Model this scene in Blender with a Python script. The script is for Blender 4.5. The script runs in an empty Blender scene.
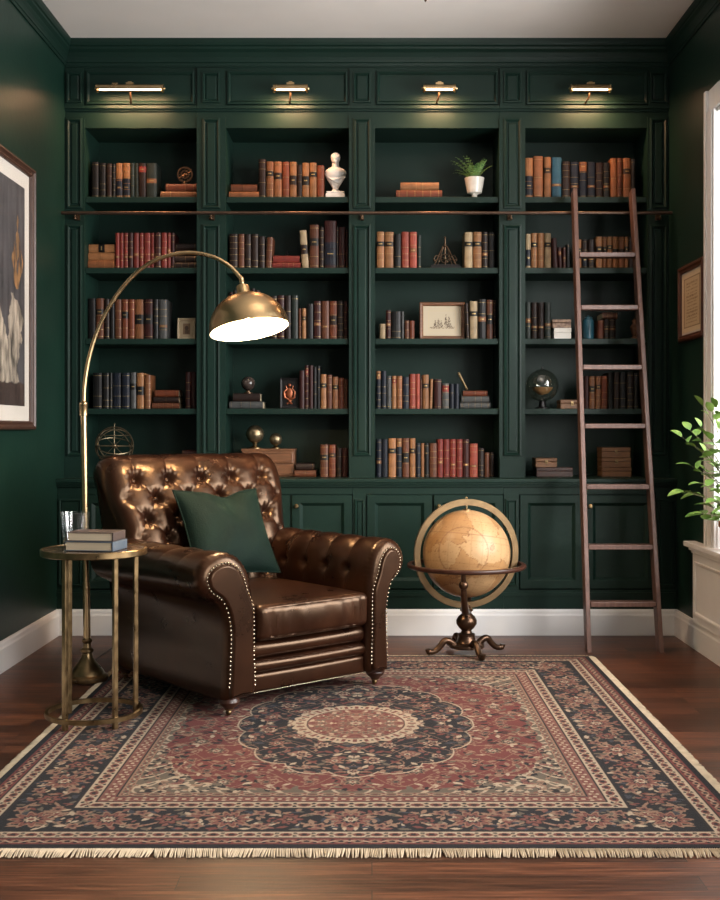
import bpy, bmesh, math, random
import numpy as np
from mathutils import Vector, Matrix, Euler, noise as mnoise

random.seed(7)
PI = math.pi
SC = bpy.context.scene
COL = SC.collection

# ------------------------------------------------------------------ camera geometry
F_PX, DIST, CAMZ, VX, VY = 1109.0, 6.301, 1.1648, 372.0, 430.0
def sc(Y): return F_PX / (Y + DIST)
def wx(px, Y): return (px - VX) / sc(Y)
def wz(py, Y): return CAMZ - (py - VY) / sc(Y)

XL, XR, ZC = -1.79, 1.73, 3.42        # side walls, ceiling
YU, YB = 0.17, 0.0                    # face of the upper bookcases, front of the base cabinets
YN = 0.50                             # back of the niches
ZT = 0.888                            # countertop
ZS = {1: 2.527, 2: 2.113, 3: 1.699, 4: 1.290, 5: ZT}   # shelf tops

# ------------------------------------------------------------------ materials
def srgb(r, g, b):
    f = lambda c: (c / 255) / 12.92 if c / 255 <= .04045 else (((c / 255) + .055) / 1.055) ** 2.4
    return (f(r), f(g), f(b), 1)

def new_mat(name):
    m = bpy.data.materials.new(name); m.use_nodes = True
    nt = m.node_tree
    return m, nt, nt.nodes['Principled BSDF']

def mat(name, col, rough=.5, metal=0, var=0, scale=20, bump=0, bscale=60, coat=0, sheen=0, col2=None, rvar=0, rand=0, stretch=None, spec=None):
    m, nt, b = new_mat(name)
    N, L = nt.nodes, nt.links
    b.inputs['Base Color'].default_value = col
    b.inputs['Roughness'].default_value = rough
    b.inputs['Metallic'].default_value = metal
    if coat: b.inputs['Coat Weight'].default_value = coat; b.inputs['Coat Roughness'].default_value = .15
    if spec is not None: b.inputs['Specular IOR Level'].default_value = spec
    if sheen:
        b.inputs['Sheen Weight'].default_value = sheen; b.inputs['Sheen Roughness'].default_value = .35
        b.inputs['Sheen Tint'].default_value = (.5, .8, .6, 1)
    tc = N.new('ShaderNodeTexCoord'); mp = N.new('ShaderNodeMapping')
    L.new(tc.outputs['Object'], mp.inputs['Vector'])
    if stretch: mp.inputs['Scale'].default_value = stretch
    if var or col2 or rvar:
        nz = N.new('ShaderNodeTexNoise'); nz.inputs['Scale'].default_value = scale; nz.inputs['Detail'].default_value = 5
        L.new(mp.outputs['Vector'], nz.inputs['Vector'])
        cr = N.new('ShaderNodeValToRGB')
        cr.color_ramp.elements[0].position = .32; cr.color_ramp.elements[1].position = .68
        c2 = col2 if col2 else tuple(min(1, c * (1 + var)) for c in col[:3]) + (1,)
        c1 = col if col2 else tuple(c * (1 - var) for c in col[:3]) + (1,)
        cr.color_ramp.elements[0].color = c1; cr.color_ramp.elements[1].color = c2
        L.new(nz.outputs['Fac'], cr.inputs['Fac'])
        out = cr.outputs['Color']
        if rand:
            oi = N.new('ShaderNodeObjectInfo'); mr = N.new('ShaderNodeMapRange')
            mr.inputs['To Min'].default_value = 1 - rand; mr.inputs['To Max'].default_value = 1 + rand
            L.new(oi.outputs['Random'], mr.inputs['Value'])
            hs = N.new('ShaderNodeHueSaturation'); L.new(mr.outputs['Result'], hs.inputs['Value'])
            L.new(out, hs.inputs['Color']); out = hs.outputs['Color']
        L.new(out, b.inputs['Base Color'])
        if rvar:
            mr2 = N.new('ShaderNodeMapRange'); L.new(nz.outputs['Fac'], mr2.inputs['Value'])
            mr2.inputs['From Min'].default_value = .3; mr2.inputs['From Max'].default_value = .7
            mr2.inputs['To Min'].default_value = rough - rvar; mr2.inputs['To Max'].default_value = rough + rvar
            L.new(mr2.outputs['Result'], b.inputs['Roughness'])
    if bump:
        n2 = N.new('ShaderNodeTexNoise'); n2.inputs['Scale'].default_value = bscale; n2.inputs['Detail'].default_value = 4
        L.new(mp.outputs['Vector'], n2.inputs['Vector'])
        bp = N.new('ShaderNodeBump'); bp.inputs['Strength'].default_value = bump; bp.inputs['Distance'].default_value = .01
        L.new(n2.outputs['Fac'], bp.inputs['Height']); L.new(bp.outputs['Normal'], b.inputs['Normal'])
    return m

def emit(name, col, s):
    m, nt, b = new_mat(name)
    b.inputs['Base Color'].default_value = (.9, .9, .9, 1)
    b.inputs['Emission Color'].default_value = col; b.inputs['Emission Strength'].default_value = s
    return m

def attr_mat(name, rough=.9, sheen=0, bump=0, bscale=300):
    m, nt, b = new_mat(name)
    a = nt.nodes.new('ShaderNodeAttribute'); a.attribute_name = 'Col'
    nt.links.new(a.outputs['Color'], b.inputs['Base Color'])
    b.inputs['Roughness'].default_value = rough
    if sheen: b.inputs['Sheen Weight'].default_value = sheen
    if bump:
        n2 = nt.nodes.new('ShaderNodeTexNoise'); n2.inputs['Scale'].default_value = bscale
        tc = nt.nodes.new('ShaderNodeTexCoord'); nt.links.new(tc.outputs['Object'], n2.inputs['Vector'])
        bp = nt.nodes.new('ShaderNodeBump'); bp.inputs['Strength'].default_value = bump; bp.inputs['Distance'].default_value = .005
        nt.links.new(n2.outputs['Fac'], bp.inputs['Height']); nt.links.new(bp.outputs['Normal'], b.inputs['Normal'])
    return m

def glass_mat(name, tint=(1, 1, 1, 1), gloss=.08, rough=.02, face=.6):
    m = bpy.data.materials.new(name); m.use_nodes = True
    nt = m.node_tree; N, L = nt.nodes, nt.links
    N.remove(N['Principled BSDF'])
    t = N.new('ShaderNodeBsdfTransparent'); t.inputs['Color'].default_value = tint
    g = N.new('ShaderNodeBsdfGlossy'); g.inputs['Roughness'].default_value = rough
    lw = N.new('ShaderNodeLayerWeight'); lw.inputs['Blend'].default_value = .25
    ma = N.new('ShaderNodeMath'); ma.operation = 'MULTIPLY_ADD'; ma.inputs[1].default_value = face; ma.inputs[2].default_value = gloss
    L.new(lw.outputs['Facing'], ma.inputs[0])
    mx = N.new('ShaderNodeMixShader'); L.new(ma.outputs[0], mx.inputs['Fac'])
    L.new(t.outputs[0], mx.inputs[1]); L.new(g.outputs[0], mx.inputs[2])
    L.new(mx.outputs[0], N['Material Output'].inputs['Surface'])
    return m

GREEN = mat('green_paint', (.0056, .0205, .0148, 1), .46, spec=.24, var=.12, scale=3, bump=.03, bscale=40)
GREENW = mat('green_wall_paint', (.0054, .0235, .0158, 1), .40, spec=.38, var=.15, scale=2, bump=.06, bscale=30)
WHITE = mat('white_paint', (.80, .795, .785, 1), .45, var=.03, scale=4)
CEIL = mat('ceiling_paint', (.86, .81, .765, 1), .8, var=.03, scale=2)
BRASS = mat('brushed_brass', (.50, .355, .19, 1), .30, 1, var=.12, scale=8, rvar=.05)
BRASSD = mat('aged_brass', (.22, .150, .075, 1), .34, 1, var=.25, scale=25, rvar=.08)
BRONZE = mat('dark_bronze', (.10, .06, .035, 1), .36, .85, var=.3, scale=18)
RAIL = mat('bronze_rail', (.11, .072, .052, 1), .32, .8, var=.2, scale=12)
GOLD = mat('gilt', (.36, .24, .10, 1), .45, .7)
LADW = mat('walnut_ladder', srgb(104, 76, 66), .42, var=.22, scale=14, stretch=(6, 6, .6), bump=.05, bscale=30)
WOODB = mat('brown_wood', srgb(104, 67, 42), .45, var=.3, scale=12, stretch=(1, 6, 8))
WOODD = mat('dark_wood', srgb(58, 32, 22), .35, var=.3, scale=12, stretch=(1, 5, 5))
WOODT = mat('tan_wood', srgb(116, 78, 47), .5, var=.25, scale=14, stretch=(1, 6, 8))
BLACK = mat('black_metal', (.012, .011, .011, 1), .35, .4)
GOLDD = mat('dull_gold', (.24, .185, .115, 1), .38, .9, var=.3, scale=40)
STONE = mat('white_plaster', (.70, .67, .62, 1), .55, var=.07, scale=25)
CERAM = mat('white_ceramic', (.66, .62, .55, 1), .28, var=.08, scale=30)
TERRA = mat('terracotta', srgb(165, 98, 62), .7, var=.15, scale=20)
SOIL = mat('soil', (.02, .013, .008, 1), .95, bump=.5)
LEAF = mat('leaf_green', (.09, .20, .035, 1), .4, col2=(.22, .34, .08, 1), scale=18)
FERN = mat('fern_green', (.06, .16, .035, 1), .5, col2=(.15, .27, .07, 1), scale=30)
STEM = mat('stem', (.10, .10, .04, 1), .6)
PAPER = mat('page_edges', srgb(196, 178, 146), .85, var=.12, scale=5, stretch=(60, 2, 2))
PAPERW = mat('pale_page_edges', srgb(190, 172, 146), .8, var=.06, scale=5, stretch=(2, 2, 60))
MATB = mat('mat_board', srgb(206, 200, 190), .8)
FABR = mat('black_felt', (.01, .01, .012, 1), .9)
VELV = mat('green_velvet', (.0020, .0088, .0059, 1), .75, col2=(.0032, .0135, .0090, 1), scale=7, sheen=.02, spec=.15, bump=.15, bscale=160)
NAIL = mat('nailhead_brass', (.60, .50, .36, 1), .25, 1)
SHADEIN = mat('white_enamel', (.85, .80, .70, 1), .4)
BULB = emit('warm_bulb', (1, .80, .55, 1), 60)
TUBE = emit('warm_tube', (1, .74, .45, 1), 7)
GLASS = glass_mat('clear_glass', gloss=.03, face=.85)
GLASSP = glass_mat('window_glass', gloss=.03)
GLASSA = glass_mat('picture_glass', gloss=.004, face=.05)
SMOKE = glass_mat('smoked_glass', (.86, .86, .80, 1), .10, .05)
WATER = glass_mat('water', (.93, .95, .95, 1), .08)

def leather_mat():
    m, nt, b = new_mat('brown_leather'); N, L = nt.nodes, nt.links
    tc = N.new('ShaderNodeTexCoord')
    n1 = N.new('ShaderNodeTexNoise'); n1.inputs['Scale'].default_value = 5; n1.inputs['Detail'].default_value = 6; n1.inputs['Roughness'].default_value = .6
    L.new(tc.outputs['Object'], n1.inputs['Vector'])
    cr = N.new('ShaderNodeValToRGB'); e = cr.color_ramp.elements
    e[0].position = .28; e[0].color = (.0080, .0026, .0016, 1)
    e[1].position = .75; e[1].color = (.032, .0100, .0041, 1)
    k = e.new(.5); k.color = (.0145, .0046, .0023, 1)
    L.new(n1.outputs['Fac'], cr.inputs['Fac']); L.new(cr.outputs['Color'], b.inputs['Base Color'])
    mr = N.new('ShaderNodeMapRange'); mr.inputs['From Min'].default_value = .3; mr.inputs['From Max'].default_value = .7
    mr.inputs['To Min'].default_value = .26; mr.inputs['To Max'].default_value = .33
    L.new(n1.outputs['Fac'], mr.inputs['Value']); L.new(mr.outputs['Result'], b.inputs['Roughness'])
    v = N.new('ShaderNodeTexVoronoi'); v.inputs['Scale'].default_value = 220
    n2 = N.new('ShaderNodeTexNoise'); n2.inputs['Scale'].default_value = 26; n2.inputs['Detail'].default_value = 5
    L.new(tc.outputs['Object'], v.inputs['Vector']); L.new(tc.outputs['Object'], n2.inputs['Vector'])
    b1 = N.new('ShaderNodeBump'); b1.inputs['Strength'].default_value = .03; b1.inputs['Distance'].default_value = .003
    b2 = N.new('ShaderNodeBump'); b2.inputs['Strength'].default_value = .08; b2.inputs['Distance'].default_value = .010
    L.new(v.outputs['Distance'], b1.inputs['Height']); L.new(n2.outputs['Fac'], b2.inputs['Height'])
    pass
    b.inputs['Specular IOR Level'].default_value = .55; b.inputs['Specular Tint'].default_value = (1, .66, .42, 1)
    return m
LEATHER = leather_mat()

def floor_mat():
    m, nt, b = new_mat('dark_plank_floor'); N, L = nt.nodes, nt.links
    tc = N.new('ShaderNodeTexCoord')
    br = N.new('ShaderNodeTexBrick')
    br.offset = .37; br.inputs['Scale'].default_value = 1
    br.inputs['Brick Width'].default_value = 1.35; br.inputs['Row Height'].default_value = .092
    br.inputs['Mortar Size'].default_value = .0016; br.inputs['Mortar Smooth'].default_value = .3
    br.inputs['Color1'].default_value = (.0, .0, .0, 1); br.inputs['Color2'].default_value = (1, 1, 1, 1); br.inputs['Mortar'].default_value = (.5, .5, .5, 1)
    L.new(tc.outputs['Object'], br.inputs['Vector'])
    mp = N.new('ShaderNodeMapping'); mp.inputs['Scale'].default_value = (1.6, 34, 1)
    ad = N.new('ShaderNodeVectorMath'); ad.operation = 'MULTIPLY_ADD'
    ad.inputs[1].default_value = (7, 3, 0)
    L.new(br.outputs['Color'], ad.inputs[0]); L.new(tc.outputs['Object'], ad.inputs[2])
    L.new(ad.outputs[0], mp.inputs['Vector'])
    nz = N.new('ShaderNodeTexNoise'); nz.inputs['Scale'].default_value = 2.6; nz.inputs['Detail'].default_value = 8; nz.inputs['Roughness'].default_value = .62
    L.new(mp.outputs['Vector'], nz.inputs['Vector'])
    cr = N.new('ShaderNodeValToRGB'); e = cr.color_ramp.elements
    e[0].position = .3; e[0].color = srgb(44, 24, 17); e[1].position = .72; e[1].color = srgb(136, 84, 56)
    k = e.new(.5); k.color = srgb(84, 47, 30)
    L.new(nz.outputs['Fac'], cr.inputs['Fac'])
    hs = N.new('ShaderNodeHueSaturation'); mr = N.new('ShaderNodeMapRange'); mr.inputs['To Min'].default_value = .42; mr.inputs['To Max'].default_value = 1.18
    L.new(br.outputs['Color'], mr.inputs['Value']); L.new(mr.outputs['Result'], hs.inputs['Value']); L.new(cr.outputs['Color'], hs.inputs['Color'])
    mx = N.new('ShaderNodeMix'); mx.data_type = 'RGBA'; mx.inputs[7].default_value = (.006, .003, .002, 1)
    L.new(br.outputs['Fac'], mx.inputs[0]); L.new(hs.outputs['Color'], mx.inputs[6]); L.new(mx.outputs[2], b.inputs['Base Color'])
    mr3 = N.new('ShaderNodeMapRange'); mr3.inputs['To Min'].default_value = .30; mr3.inputs['To Max'].default_value = .46
    L.new(nz.outputs['Fac'], mr3.inputs['Value']); L.new(mr3.outputs['Result'], b.inputs['Roughness'])
    bp = N.new('ShaderNodeBump'); bp.inputs['Strength'].default_value = .25; bp.inputs['Distance'].default_value = .004
    sb = N.new('ShaderNodeMath'); sb.operation = 'SUBTRACT'
    L.new(nz.outputs['Fac'], sb.inputs[0]); L.new(br.outputs['Fac'], sb.inputs[1])
    L.new(sb.outputs[0], bp.inputs['Height']); L.new(bp.outputs['Normal'], b.inputs['Normal'])
    return m
FLOOR = floor_mat()

# ------------------------------------------------------------------ mesh builder
class MB:
    def __init__(s): s.v, s.f, s.m, s.sm = [], [], [], []
    def add(s, verts, faces, mi=0, smooth=False, M=None):
        b = len(s.v)
        for p in verts:
            p = Vector(p)
            if M is not None: p = M @ p
            s.v.append(tuple(p))
        for f in faces:
            s.f.append(tuple(b + i for i in f)); s.m.append(mi); s.sm.append(smooth)
    def box(s, x0, x1, y0, y1, z0, z1, mi=0, M=None):
        s.add([(x0, y0, z0), (x1, y0, z0), (x1, y1, z0), (x0, y1, z0), (x0, y0, z1), (x1, y0, z1), (x1, y1, z1), (x0, y1, z1)],
              [(0, 3, 2, 1), (4, 5, 6, 7), (0, 1, 5, 4), (1, 2, 6, 5), (2, 3, 7, 6), (3, 0, 4, 7)], mi, False, M)
    def rbox(s, hx, hy, hz, r, n=10, c=(0, 0, 0), puff=(0, 0, 0), mi=0, M=None, fn=None):
        vs, fs, idx = [], [], {}
        def key(p):
            k = tuple(round(c_, 5) for c_ in p)
            if k not in idx:
                idx[k] = len(vs)
                q = Vector((k[0] * hx, k[1] * hy, k[2] * hz))
                inn = Vector((max(-hx + r, min(hx - r, q.x)), max(-hy + r, min(hy - r, q.y)), max(-hz + r, min(hz - r, q.z))))
                d = q - inn
                q = inn + d.normalized() * r if d.length > 1e-9 else q
                u, v, w = k
                q.z += puff[2] * w * (1 - u * u) * (1 - v * v)
                q.y += puff[1] * v * (1 - u * u) * (1 - w * w)
                q.x += puff[0] * u * (1 - v * v) * (1 - w * w)
                if fn: q = fn(q)
                vs.append(q + Vector(c))
            return idx[k]
        def rr(t):   # denser samples near edges
            return math.sin(t * PI / 2) if True else t
        T = [rr(-1 + 2 * i / n) for i in range(n + 1)]
        for ax in range(3):
            for sg in (-1, 1):
                for i in range(n):
                    for j in range(n):
                        q = []
                        for (a, b_) in ((i, j), (i + 1, j), (i + 1, j + 1), (i, j + 1)):
                            p = [0, 0, 0]; p[ax] = sg; p[(ax + 1) % 3] = T[a]; p[(ax + 2) % 3] = T[b_]
                            q.append(key(p))
                        fs.append(tuple(q if sg > 0 else q[::-1]))
        s.add(vs, fs, mi, True, M)
    def lathe(s, prof, n=24, c=(0, 0, 0), mi=0, M=None, smooth=True, cap=True):
        vs, fs = [], []
        for (r, z) in prof:
            for k in range(n):
                a = 2 * PI * k / n
                vs.append((c[0] + r * math.cos(a), c[1] + r * math.sin(a), c[2] + z))
        for i in range(len(prof) - 1):
            for k in range(n):
                k2 = (k + 1) % n
                fs.append((i * n + k, i * n + k2, (i + 1) * n + k2, (i + 1) * n + k))
        if cap:
            if prof[0][0] > 1e-6: fs.append(tuple(range(n))[::-1])
            if prof[-1][0] > 1e-6: fs.append(tuple((len(prof) - 1) * n + k for k in range(n)))
        s.add(vs, fs, mi, smooth, M)
    def sphere(s, c, r, n=14, mi=0, M=None, sx=1, sy=1, sz=1):
        m = max(4, n // 2)
        vs, fs = [], []
        for i in range(m + 1):
            t = PI * i / m
            for k in range(n):
                a = 2 * PI * k / n
                vs.append((c[0] + sx * r * math.sin(t) * math.cos(a), c[1] + sy * r * math.sin(t) * math.sin(a), c[2] + sz * r * math.cos(t)))
        for i in range(m):
            for k in range(n):
                k2 = (k + 1) % n
                fs.append((i * n + k, (i + 1) * n + k, (i + 1) * n + k2, i * n + k2))
        s.add(vs, fs, mi, True, M)
    def tube(s, path, rad, n=8, mi=0, M=None, closed=False, cap=True, flat=None):
        P = [Vector(p) for p in path]; m = len(P)
        if not isinstance(rad, (list, tuple)): rad = [rad] * m
        vs, fs = [], []
        up = None
        for i in range(m):
            if closed: t = P[(i + 1) % m] - P[i - 1]
            else: t = P[min(i + 1, m - 1)] - P[max(i - 1, 0)]
            t.normalize()
            if up is None:
                up = Vector((0, 0, 1)) if abs(t.z) < .9 else Vector((0, 1, 0))
            sd = t.cross(up); sd.normalize(); up = sd.cross(t); up.normalize()
            for k in range(n):
                a = 2 * PI * k / n
                ca, sa = math.cos(a), math.sin(a)
                fl = flat if flat else (1, 1)
                vs.append(P[i] + sd * (rad[i] * ca * fl[0]) + up * (rad[i] * sa * fl[1]))
        rng = m if closed else m - 1
        for i in range(rng):
            i2 = (i + 1) % m
            for k in range(n):
                k2 = (k + 1) % n
                fs.append((i * n + k, i * n + k2, i2 * n + k2, i2 * n + k))
        if cap and not closed:
            fs.append(tuple(range(n))[::-1]); fs.append(tuple((m - 1) * n + k for k in range(n)))
        s.add(vs, fs, mi, True, M)
    def ring(s, r0, r1, h, n=64, c=(0, 0, 0), mi=0, M=None):        # flat annulus about z
        vs, fs = [], []
        pr = [(r0, -h / 2), (r1, -h / 2), (r1, h / 2), (r0, h / 2)]
        for k in range(n):
            a = 2 * PI * k / n
            for (r, z) in pr: vs.append((c[0] + r * math.cos(a), c[1] + r * math.sin(a), c[2] + z))
        for k in range(n):
            k2 = (k + 1) % n
            for j in range(4):
                j2 = (j + 1) % 4
                fs.append((k * 4 + j, k2 * 4 + j, k2 * 4 + j2, k * 4 + j2))
        s.add(vs, fs, mi, True, M)
    def rects(s, x0, x1, z0, z1, prof, mi=0, M=None, cap=True, capmi=None):
        """concentric rectangles in xz: prof = (inset, y) pairs, lofted; the last one is capped."""
        vs, fs = [], []
        for (i, y) in prof:
            vs += [(x0 + i, y, z0 + i), (x1 - i, y, z0 + i), (x1 - i, y, z1 - i), (x0 + i, y, z1 - i)]
        for k in range(len(prof) - 1):
            for j in range(4):
                j2 = (j + 1) % 4
                fs.append((k * 4 + j, k * 4 + j2, k * 4 + 4 + j2, k * 4 + 4 + j))
        s.add(vs, fs, mi, False, M)
        if cap:
            b = len(prof) * 4 - 4
            s.add(vs[b:b + 4], [(0, 1, 2, 3)], mi if capmi is None else capmi, False, M)
    def extrude(s, prof, p0, p1, mi=0, smooth=False, M=None):
        """prof: (a, z) closed; swept from p0 to p1 (both xy); a is measured to the left of the direction."""
        d = Vector((p1[0] - p0[0], p1[1] - p0[1], 0)).normalized(); nrm = Vector((-d.y, d.x, 0))
        vs = []
        for p in (p0, p1):
            for (a, z) in prof: vs.append(Vector((p[0], p[1], 0)) + nrm * a + Vector((0, 0, z)))
        n = len(prof)
        fs = [(k, (k + 1) % n, n + (k + 1) % n, n + k) for k in range(n)] + [tuple(range(n))[::-1], tuple(range(n, 2 * n))]
        s.add(vs, fs, mi, smooth, M)
    def build(s, name, mats, parent=None, world=False, bevel=0, sharp=38, recalc=True):
        me = bpy.data.meshes.new(name)
        me.from_pydata(s.v, [], s.f)
        if not isinstance(mats, (list, tuple)): mats = [mats]
        for m in mats: me.materials.append(m)
        me.polygons.foreach_set('material_index', s.m)
        me.polygons.foreach_set('use_smooth', s.sm)
        if recalc:
            bm = bmesh.new(); bm.from_mesh(me); bmesh.ops.recalc_face_normals(bm, faces=bm.faces); bm.to_mesh(me); bm.free()
        if any(s.sm): me.set_sharp_from_angle(angle=math.radians(sharp))
        me.update()
        o = bpy.data.objects.new(name, me); COL.objects.link(o)
        if parent is not None:
            o.parent = parent
            if world: o.matrix_parent_inverse = Matrix.LocRotScale(parent.location, parent.rotation_euler, None).inverted()
        if bevel:
            b = o.modifiers.new('Bevel', 'BEVEL'); b.width = bevel; b.segments = 2; b.limit_method = 'ANGLE'; b.angle_limit = math.radians(40)
        return o

def tag(o, label=None, cat=None, group=None, kind=None):
    if label: o['label'] = label
    if cat: o['category'] = cat
    if group: o['group'] = group
    if kind: o['kind'] = kind
    return o
def thing(name, label, cat, loc=(0, 0, 0), rz=0, group=None):
    o = bpy.data.objects.new(name, None); COL.objects.link(o)
    o.empty_display_size = .05
    o.location = loc; o.rotation_euler = (0, 0, rz)
    return tag(o, label, cat, group)
def struct(o): o['kind'] = 'structure'; return o

def catmull(pts, n, closed=False):
    P = [np.array(p, float) for p in pts]; m = len(P); out = []
    segs = m if closed else m - 1
    for i in range(segs):
        if closed: p0, p1, p2, p3 = P[i - 1], P[i], P[(i + 1) % m], P[(i + 2) % m]
        else: p0, p1, p2, p3 = P[max(i - 1, 0)], P[i], P[i + 1], P[min(i + 2, m - 1)]
        for k in range(24):
            t = k / 24
            out.append(.5 * ((2 * p1) + (-p0 + p2) * t + (2 * p0 - 5 * p1 + 4 * p2 - p3) * t * t + (-p0 + 3 * p1 - 3 * p2 + p3) * t ** 3))
    if not closed: out.append(P[-1])
    out = np.array(out)
    q = np.vstack([out, out[:1]]) if closed else out
    d = np.r_[0, np.cumsum(np.linalg.norm(np.diff(q, axis=0), axis=1))]
    ss = np.linspace(0, d[-1], n + (1 if closed else 0))
    if closed: ss = ss[:-1]
    return np.stack([np.interp(ss, d, q[:, k]) for k in range(q.shape[1])], 1), ss

def colour_grid(name, m, X, Y, Z, C, parent=None):
    """grid mesh from 2-D coordinate arrays with a point colour"""
    ny, nx = X.shape
    me = bpy.data.meshes.new(name)
    vs = np.stack([X, Y, Z], -1).reshape(-1, 3)
    i = np.arange(nx - 1)[None, :] + np.arange(ny - 1)[:, None] * nx
    fs = np.stack([i, i + 1, i + nx + 1, i + nx], -1).reshape(-1, 4)
    me.vertices.add(len(vs)); me.vertices.foreach_set('co', vs.astype(np.float32).ravel())
    me.loops.add(fs.size); me.loops.foreach_set('vertex_index', fs.astype(np.int32).ravel())
    me.polygons.add(len(fs)); me.polygons.foreach_set('loop_start', np.arange(0, fs.size, 4, dtype=np.int32))
    me.update(calc_edges=True)
    a = me.color_attributes.new('Col', 'FLOAT_COLOR', 'POINT')
    c4 = np.ones((len(vs), 4), np.float32); c4[:, :3] = C.reshape(-1, 3)
    a.data.foreach_set('color', c4.ravel())
    me.polygons.foreach_set('use_smooth', [True] * len(fs))
    me.materials.append(m); me.validate()
    o = bpy.data.objects.new(name, me); COL.objects.link(o)
    if parent is not None: o.parent = parent
    return o
def lin(c):
    c = np.asarray(c, float) / 255
    return np.where(c <= .04045, c / 12.92, ((c + .055) / 1.055) ** 2.4)

# ================================================================== THE ROOM
YF = -7.0
m = MB(); m.box(XL - .1, XR + .3, YF, .62, -.1, 0); struct(m.build('floor', FLOOR))
m = MB(); m.box(XL - .1, XR + .3, YF, .62, ZC, ZC + .1); struct(m.build('ceiling', CEIL))
m = MB(); m.box(XL - .1, XL, YF, .62, 0, ZC); struct(m.build('wall_left', GREENW))
m = MB(); m.box(XL - .1, XR + .3, .54, .64, 0, ZC); struct(m.build('wall_back', GREENW))
W1 = (-3.0, -.745); W2 = (-6.1, -3.7); ZW0, ZW1 = .56, 2.78
m = MB()
m.box(XR, XR + .3, W1[1], .62, 0, ZC)
m.box(XR, XR + .3, W2[1], W1[0], 0, ZC)
m.box(XR, XR + .3, YF, W2[0], 0, ZC)
for w in (W1, W2):
    m.box(XR, XR + .3, w[0], w[1], 0, ZW0); m.box(XR, XR + .3, w[0], w[1], ZW1, ZC)
struct(m.build('wall_right', GREENW))

# crown mouldings
def crown(p0, p1, name, k=1.0):
    pr = [(0, 3.285), (.014, 3.285), (.016, 3.30), (.024, 3.304), (.026, 3.315), (.032, 3.33), (.046, 3.352), (.066, 3.368), (.070, 3.378), (.082, 3.384), (.090, 3.40), (.094, 3.42), (0, 3.42)]
    pr = [(a * k, z) for a, z in pr]
    mb = MB(); mb.extrude(pr, p0, p1); return struct(mb.build(name, GREEN))
crown((XR, YU), (XL, YU), 'trim_1')
crown((XL, YU), (XL, YF), 'trim_2', .62)
crown((XR, YF), (XR, YU), 'trim_3', .42)
# baseboards
def base_profile(h): return [(0, 0), (.018, 0), (.018, h - .035), (.014, h - .026), (.012, h - .012), (.006, h), (0, h)]
def baseb(p0, p1, name, h=.148):
    mb = MB(); mb.extrude(base_profile(h), p0, p1); return struct(mb.build(name, WHITE))
baseb((XR, YB), (XL, YB), 'baseboard_back')
baseb((XL, YB), (XL, YF), 'baseboard_left')
baseb((XR, YF), (XR, YB), 'baseboard_right')

# window with its casing, sash and panes; the sill and the panelled dado below it
MR = Matrix(((0, 1, 0, XR), (1, 0, 0, 0), (0, 0, 1, 0), (0, 0, 0, 1)))   # local x -> world y, local y -> world x offset (negative y: into the room)
def window(idx, w):
    mb = MB()   # jamb lining
    for (a, b) in ((w[0], w[0] + .02), (w[1] - .004, w[1])):
        mb.box(a, b, 0, .28, ZW0, ZW1, M=MR)
    mb.box(w[0], w[1], 0, .28, ZW1 - .02, ZW1, M=MR)
    root = struct(mb.build('window_%d' % idx, WHITE))
    mb = MB()   # casing
    for (a, b, s) in ((w[0] - .15, w[0], -1), (w[1], w[1] + .12, 1)):
        mb.box(a, b, -.018, 0, ZW0, ZW1 + .11, M=MR)
        mb.box(a + .02, b - .02, -.026, -.018, ZW0, ZW1, M=MR)
        e = b - .035 if s > 0 else a
        mb.box(e, e + .035, -.034, -.018, ZW0, ZW1 + .11, M=MR)
    mb.box(w[0], w[1], -.018, 0, ZW1, ZW1 + .11, M=MR)
    mb.build('casing', WHITE, root, bevel=.003)
    mb = MB()   # sash
    zm = (ZW0 + ZW1) / 2
    for (a, b, c, d) in ((w[0] + .02, w[0] + .07, ZW0 + .02, ZW1 - .02), (w[1] - .054, w[1] - .004, ZW0 + .02, ZW1 - .02), (w[0], w[1], ZW0 + .015, ZW0 + .08), (w[0], w[1], ZW1 - .08, ZW1 - .02),
                         (w[0], w[1], zm - .025, zm + .025), ((w[0] + w[1]) / 2 - .012, (w[0] + w[1]) / 2 + .012, ZW0 + .05, ZW1 - .05)):
        mb.box(a, b, .22, .25, c, d, M=MR)
    mb.build('sash', WHITE, root)
    mb = MB(); mb.box(w[0] + .02, w[1] - .01, .233, .237, ZW0 + .03, ZW1 - .03, M=MR); mb.build('glass_pane', GLASSP, root)
    mb = MB()   # sill board with a nosing
    mb.box(w[0] - .3, w[1] + .388, -.062, .30, .545, .572, M=MR)
    mb.box(w[0] - .27, w[1] + .353, -.045, 0, .527, .545, M=MR)
    mb.box(w[0] - .26, w[1] + .343, -.034, 0, .512, .527, M=MR)
    mb.build('sill', WHITE, root, bevel=.004)
    mb = MB()   # panelled apron
    mb.box(w[0] - .25, w[1] + .335, -.026, 0, .148, .512, M=MR)
    n = 2
    L = (w[1] + .335) - (w[0] - .25)
    for k in range(n):
        a = w[0] - .25 + k * L / n + .05; b = w[0] - .25 + (k + 1) * L / n - .05
        mb.rects(a, b, .19, .475, [(0, -.0262), (.004, -.036), (.014, -.034), (.02, -.0275), (.022, -.0275)], M=MR, cap=False)
    mb.build('apron_panel', WHITE, root)
    return root
window(1, W1); window(2, W2)

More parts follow.
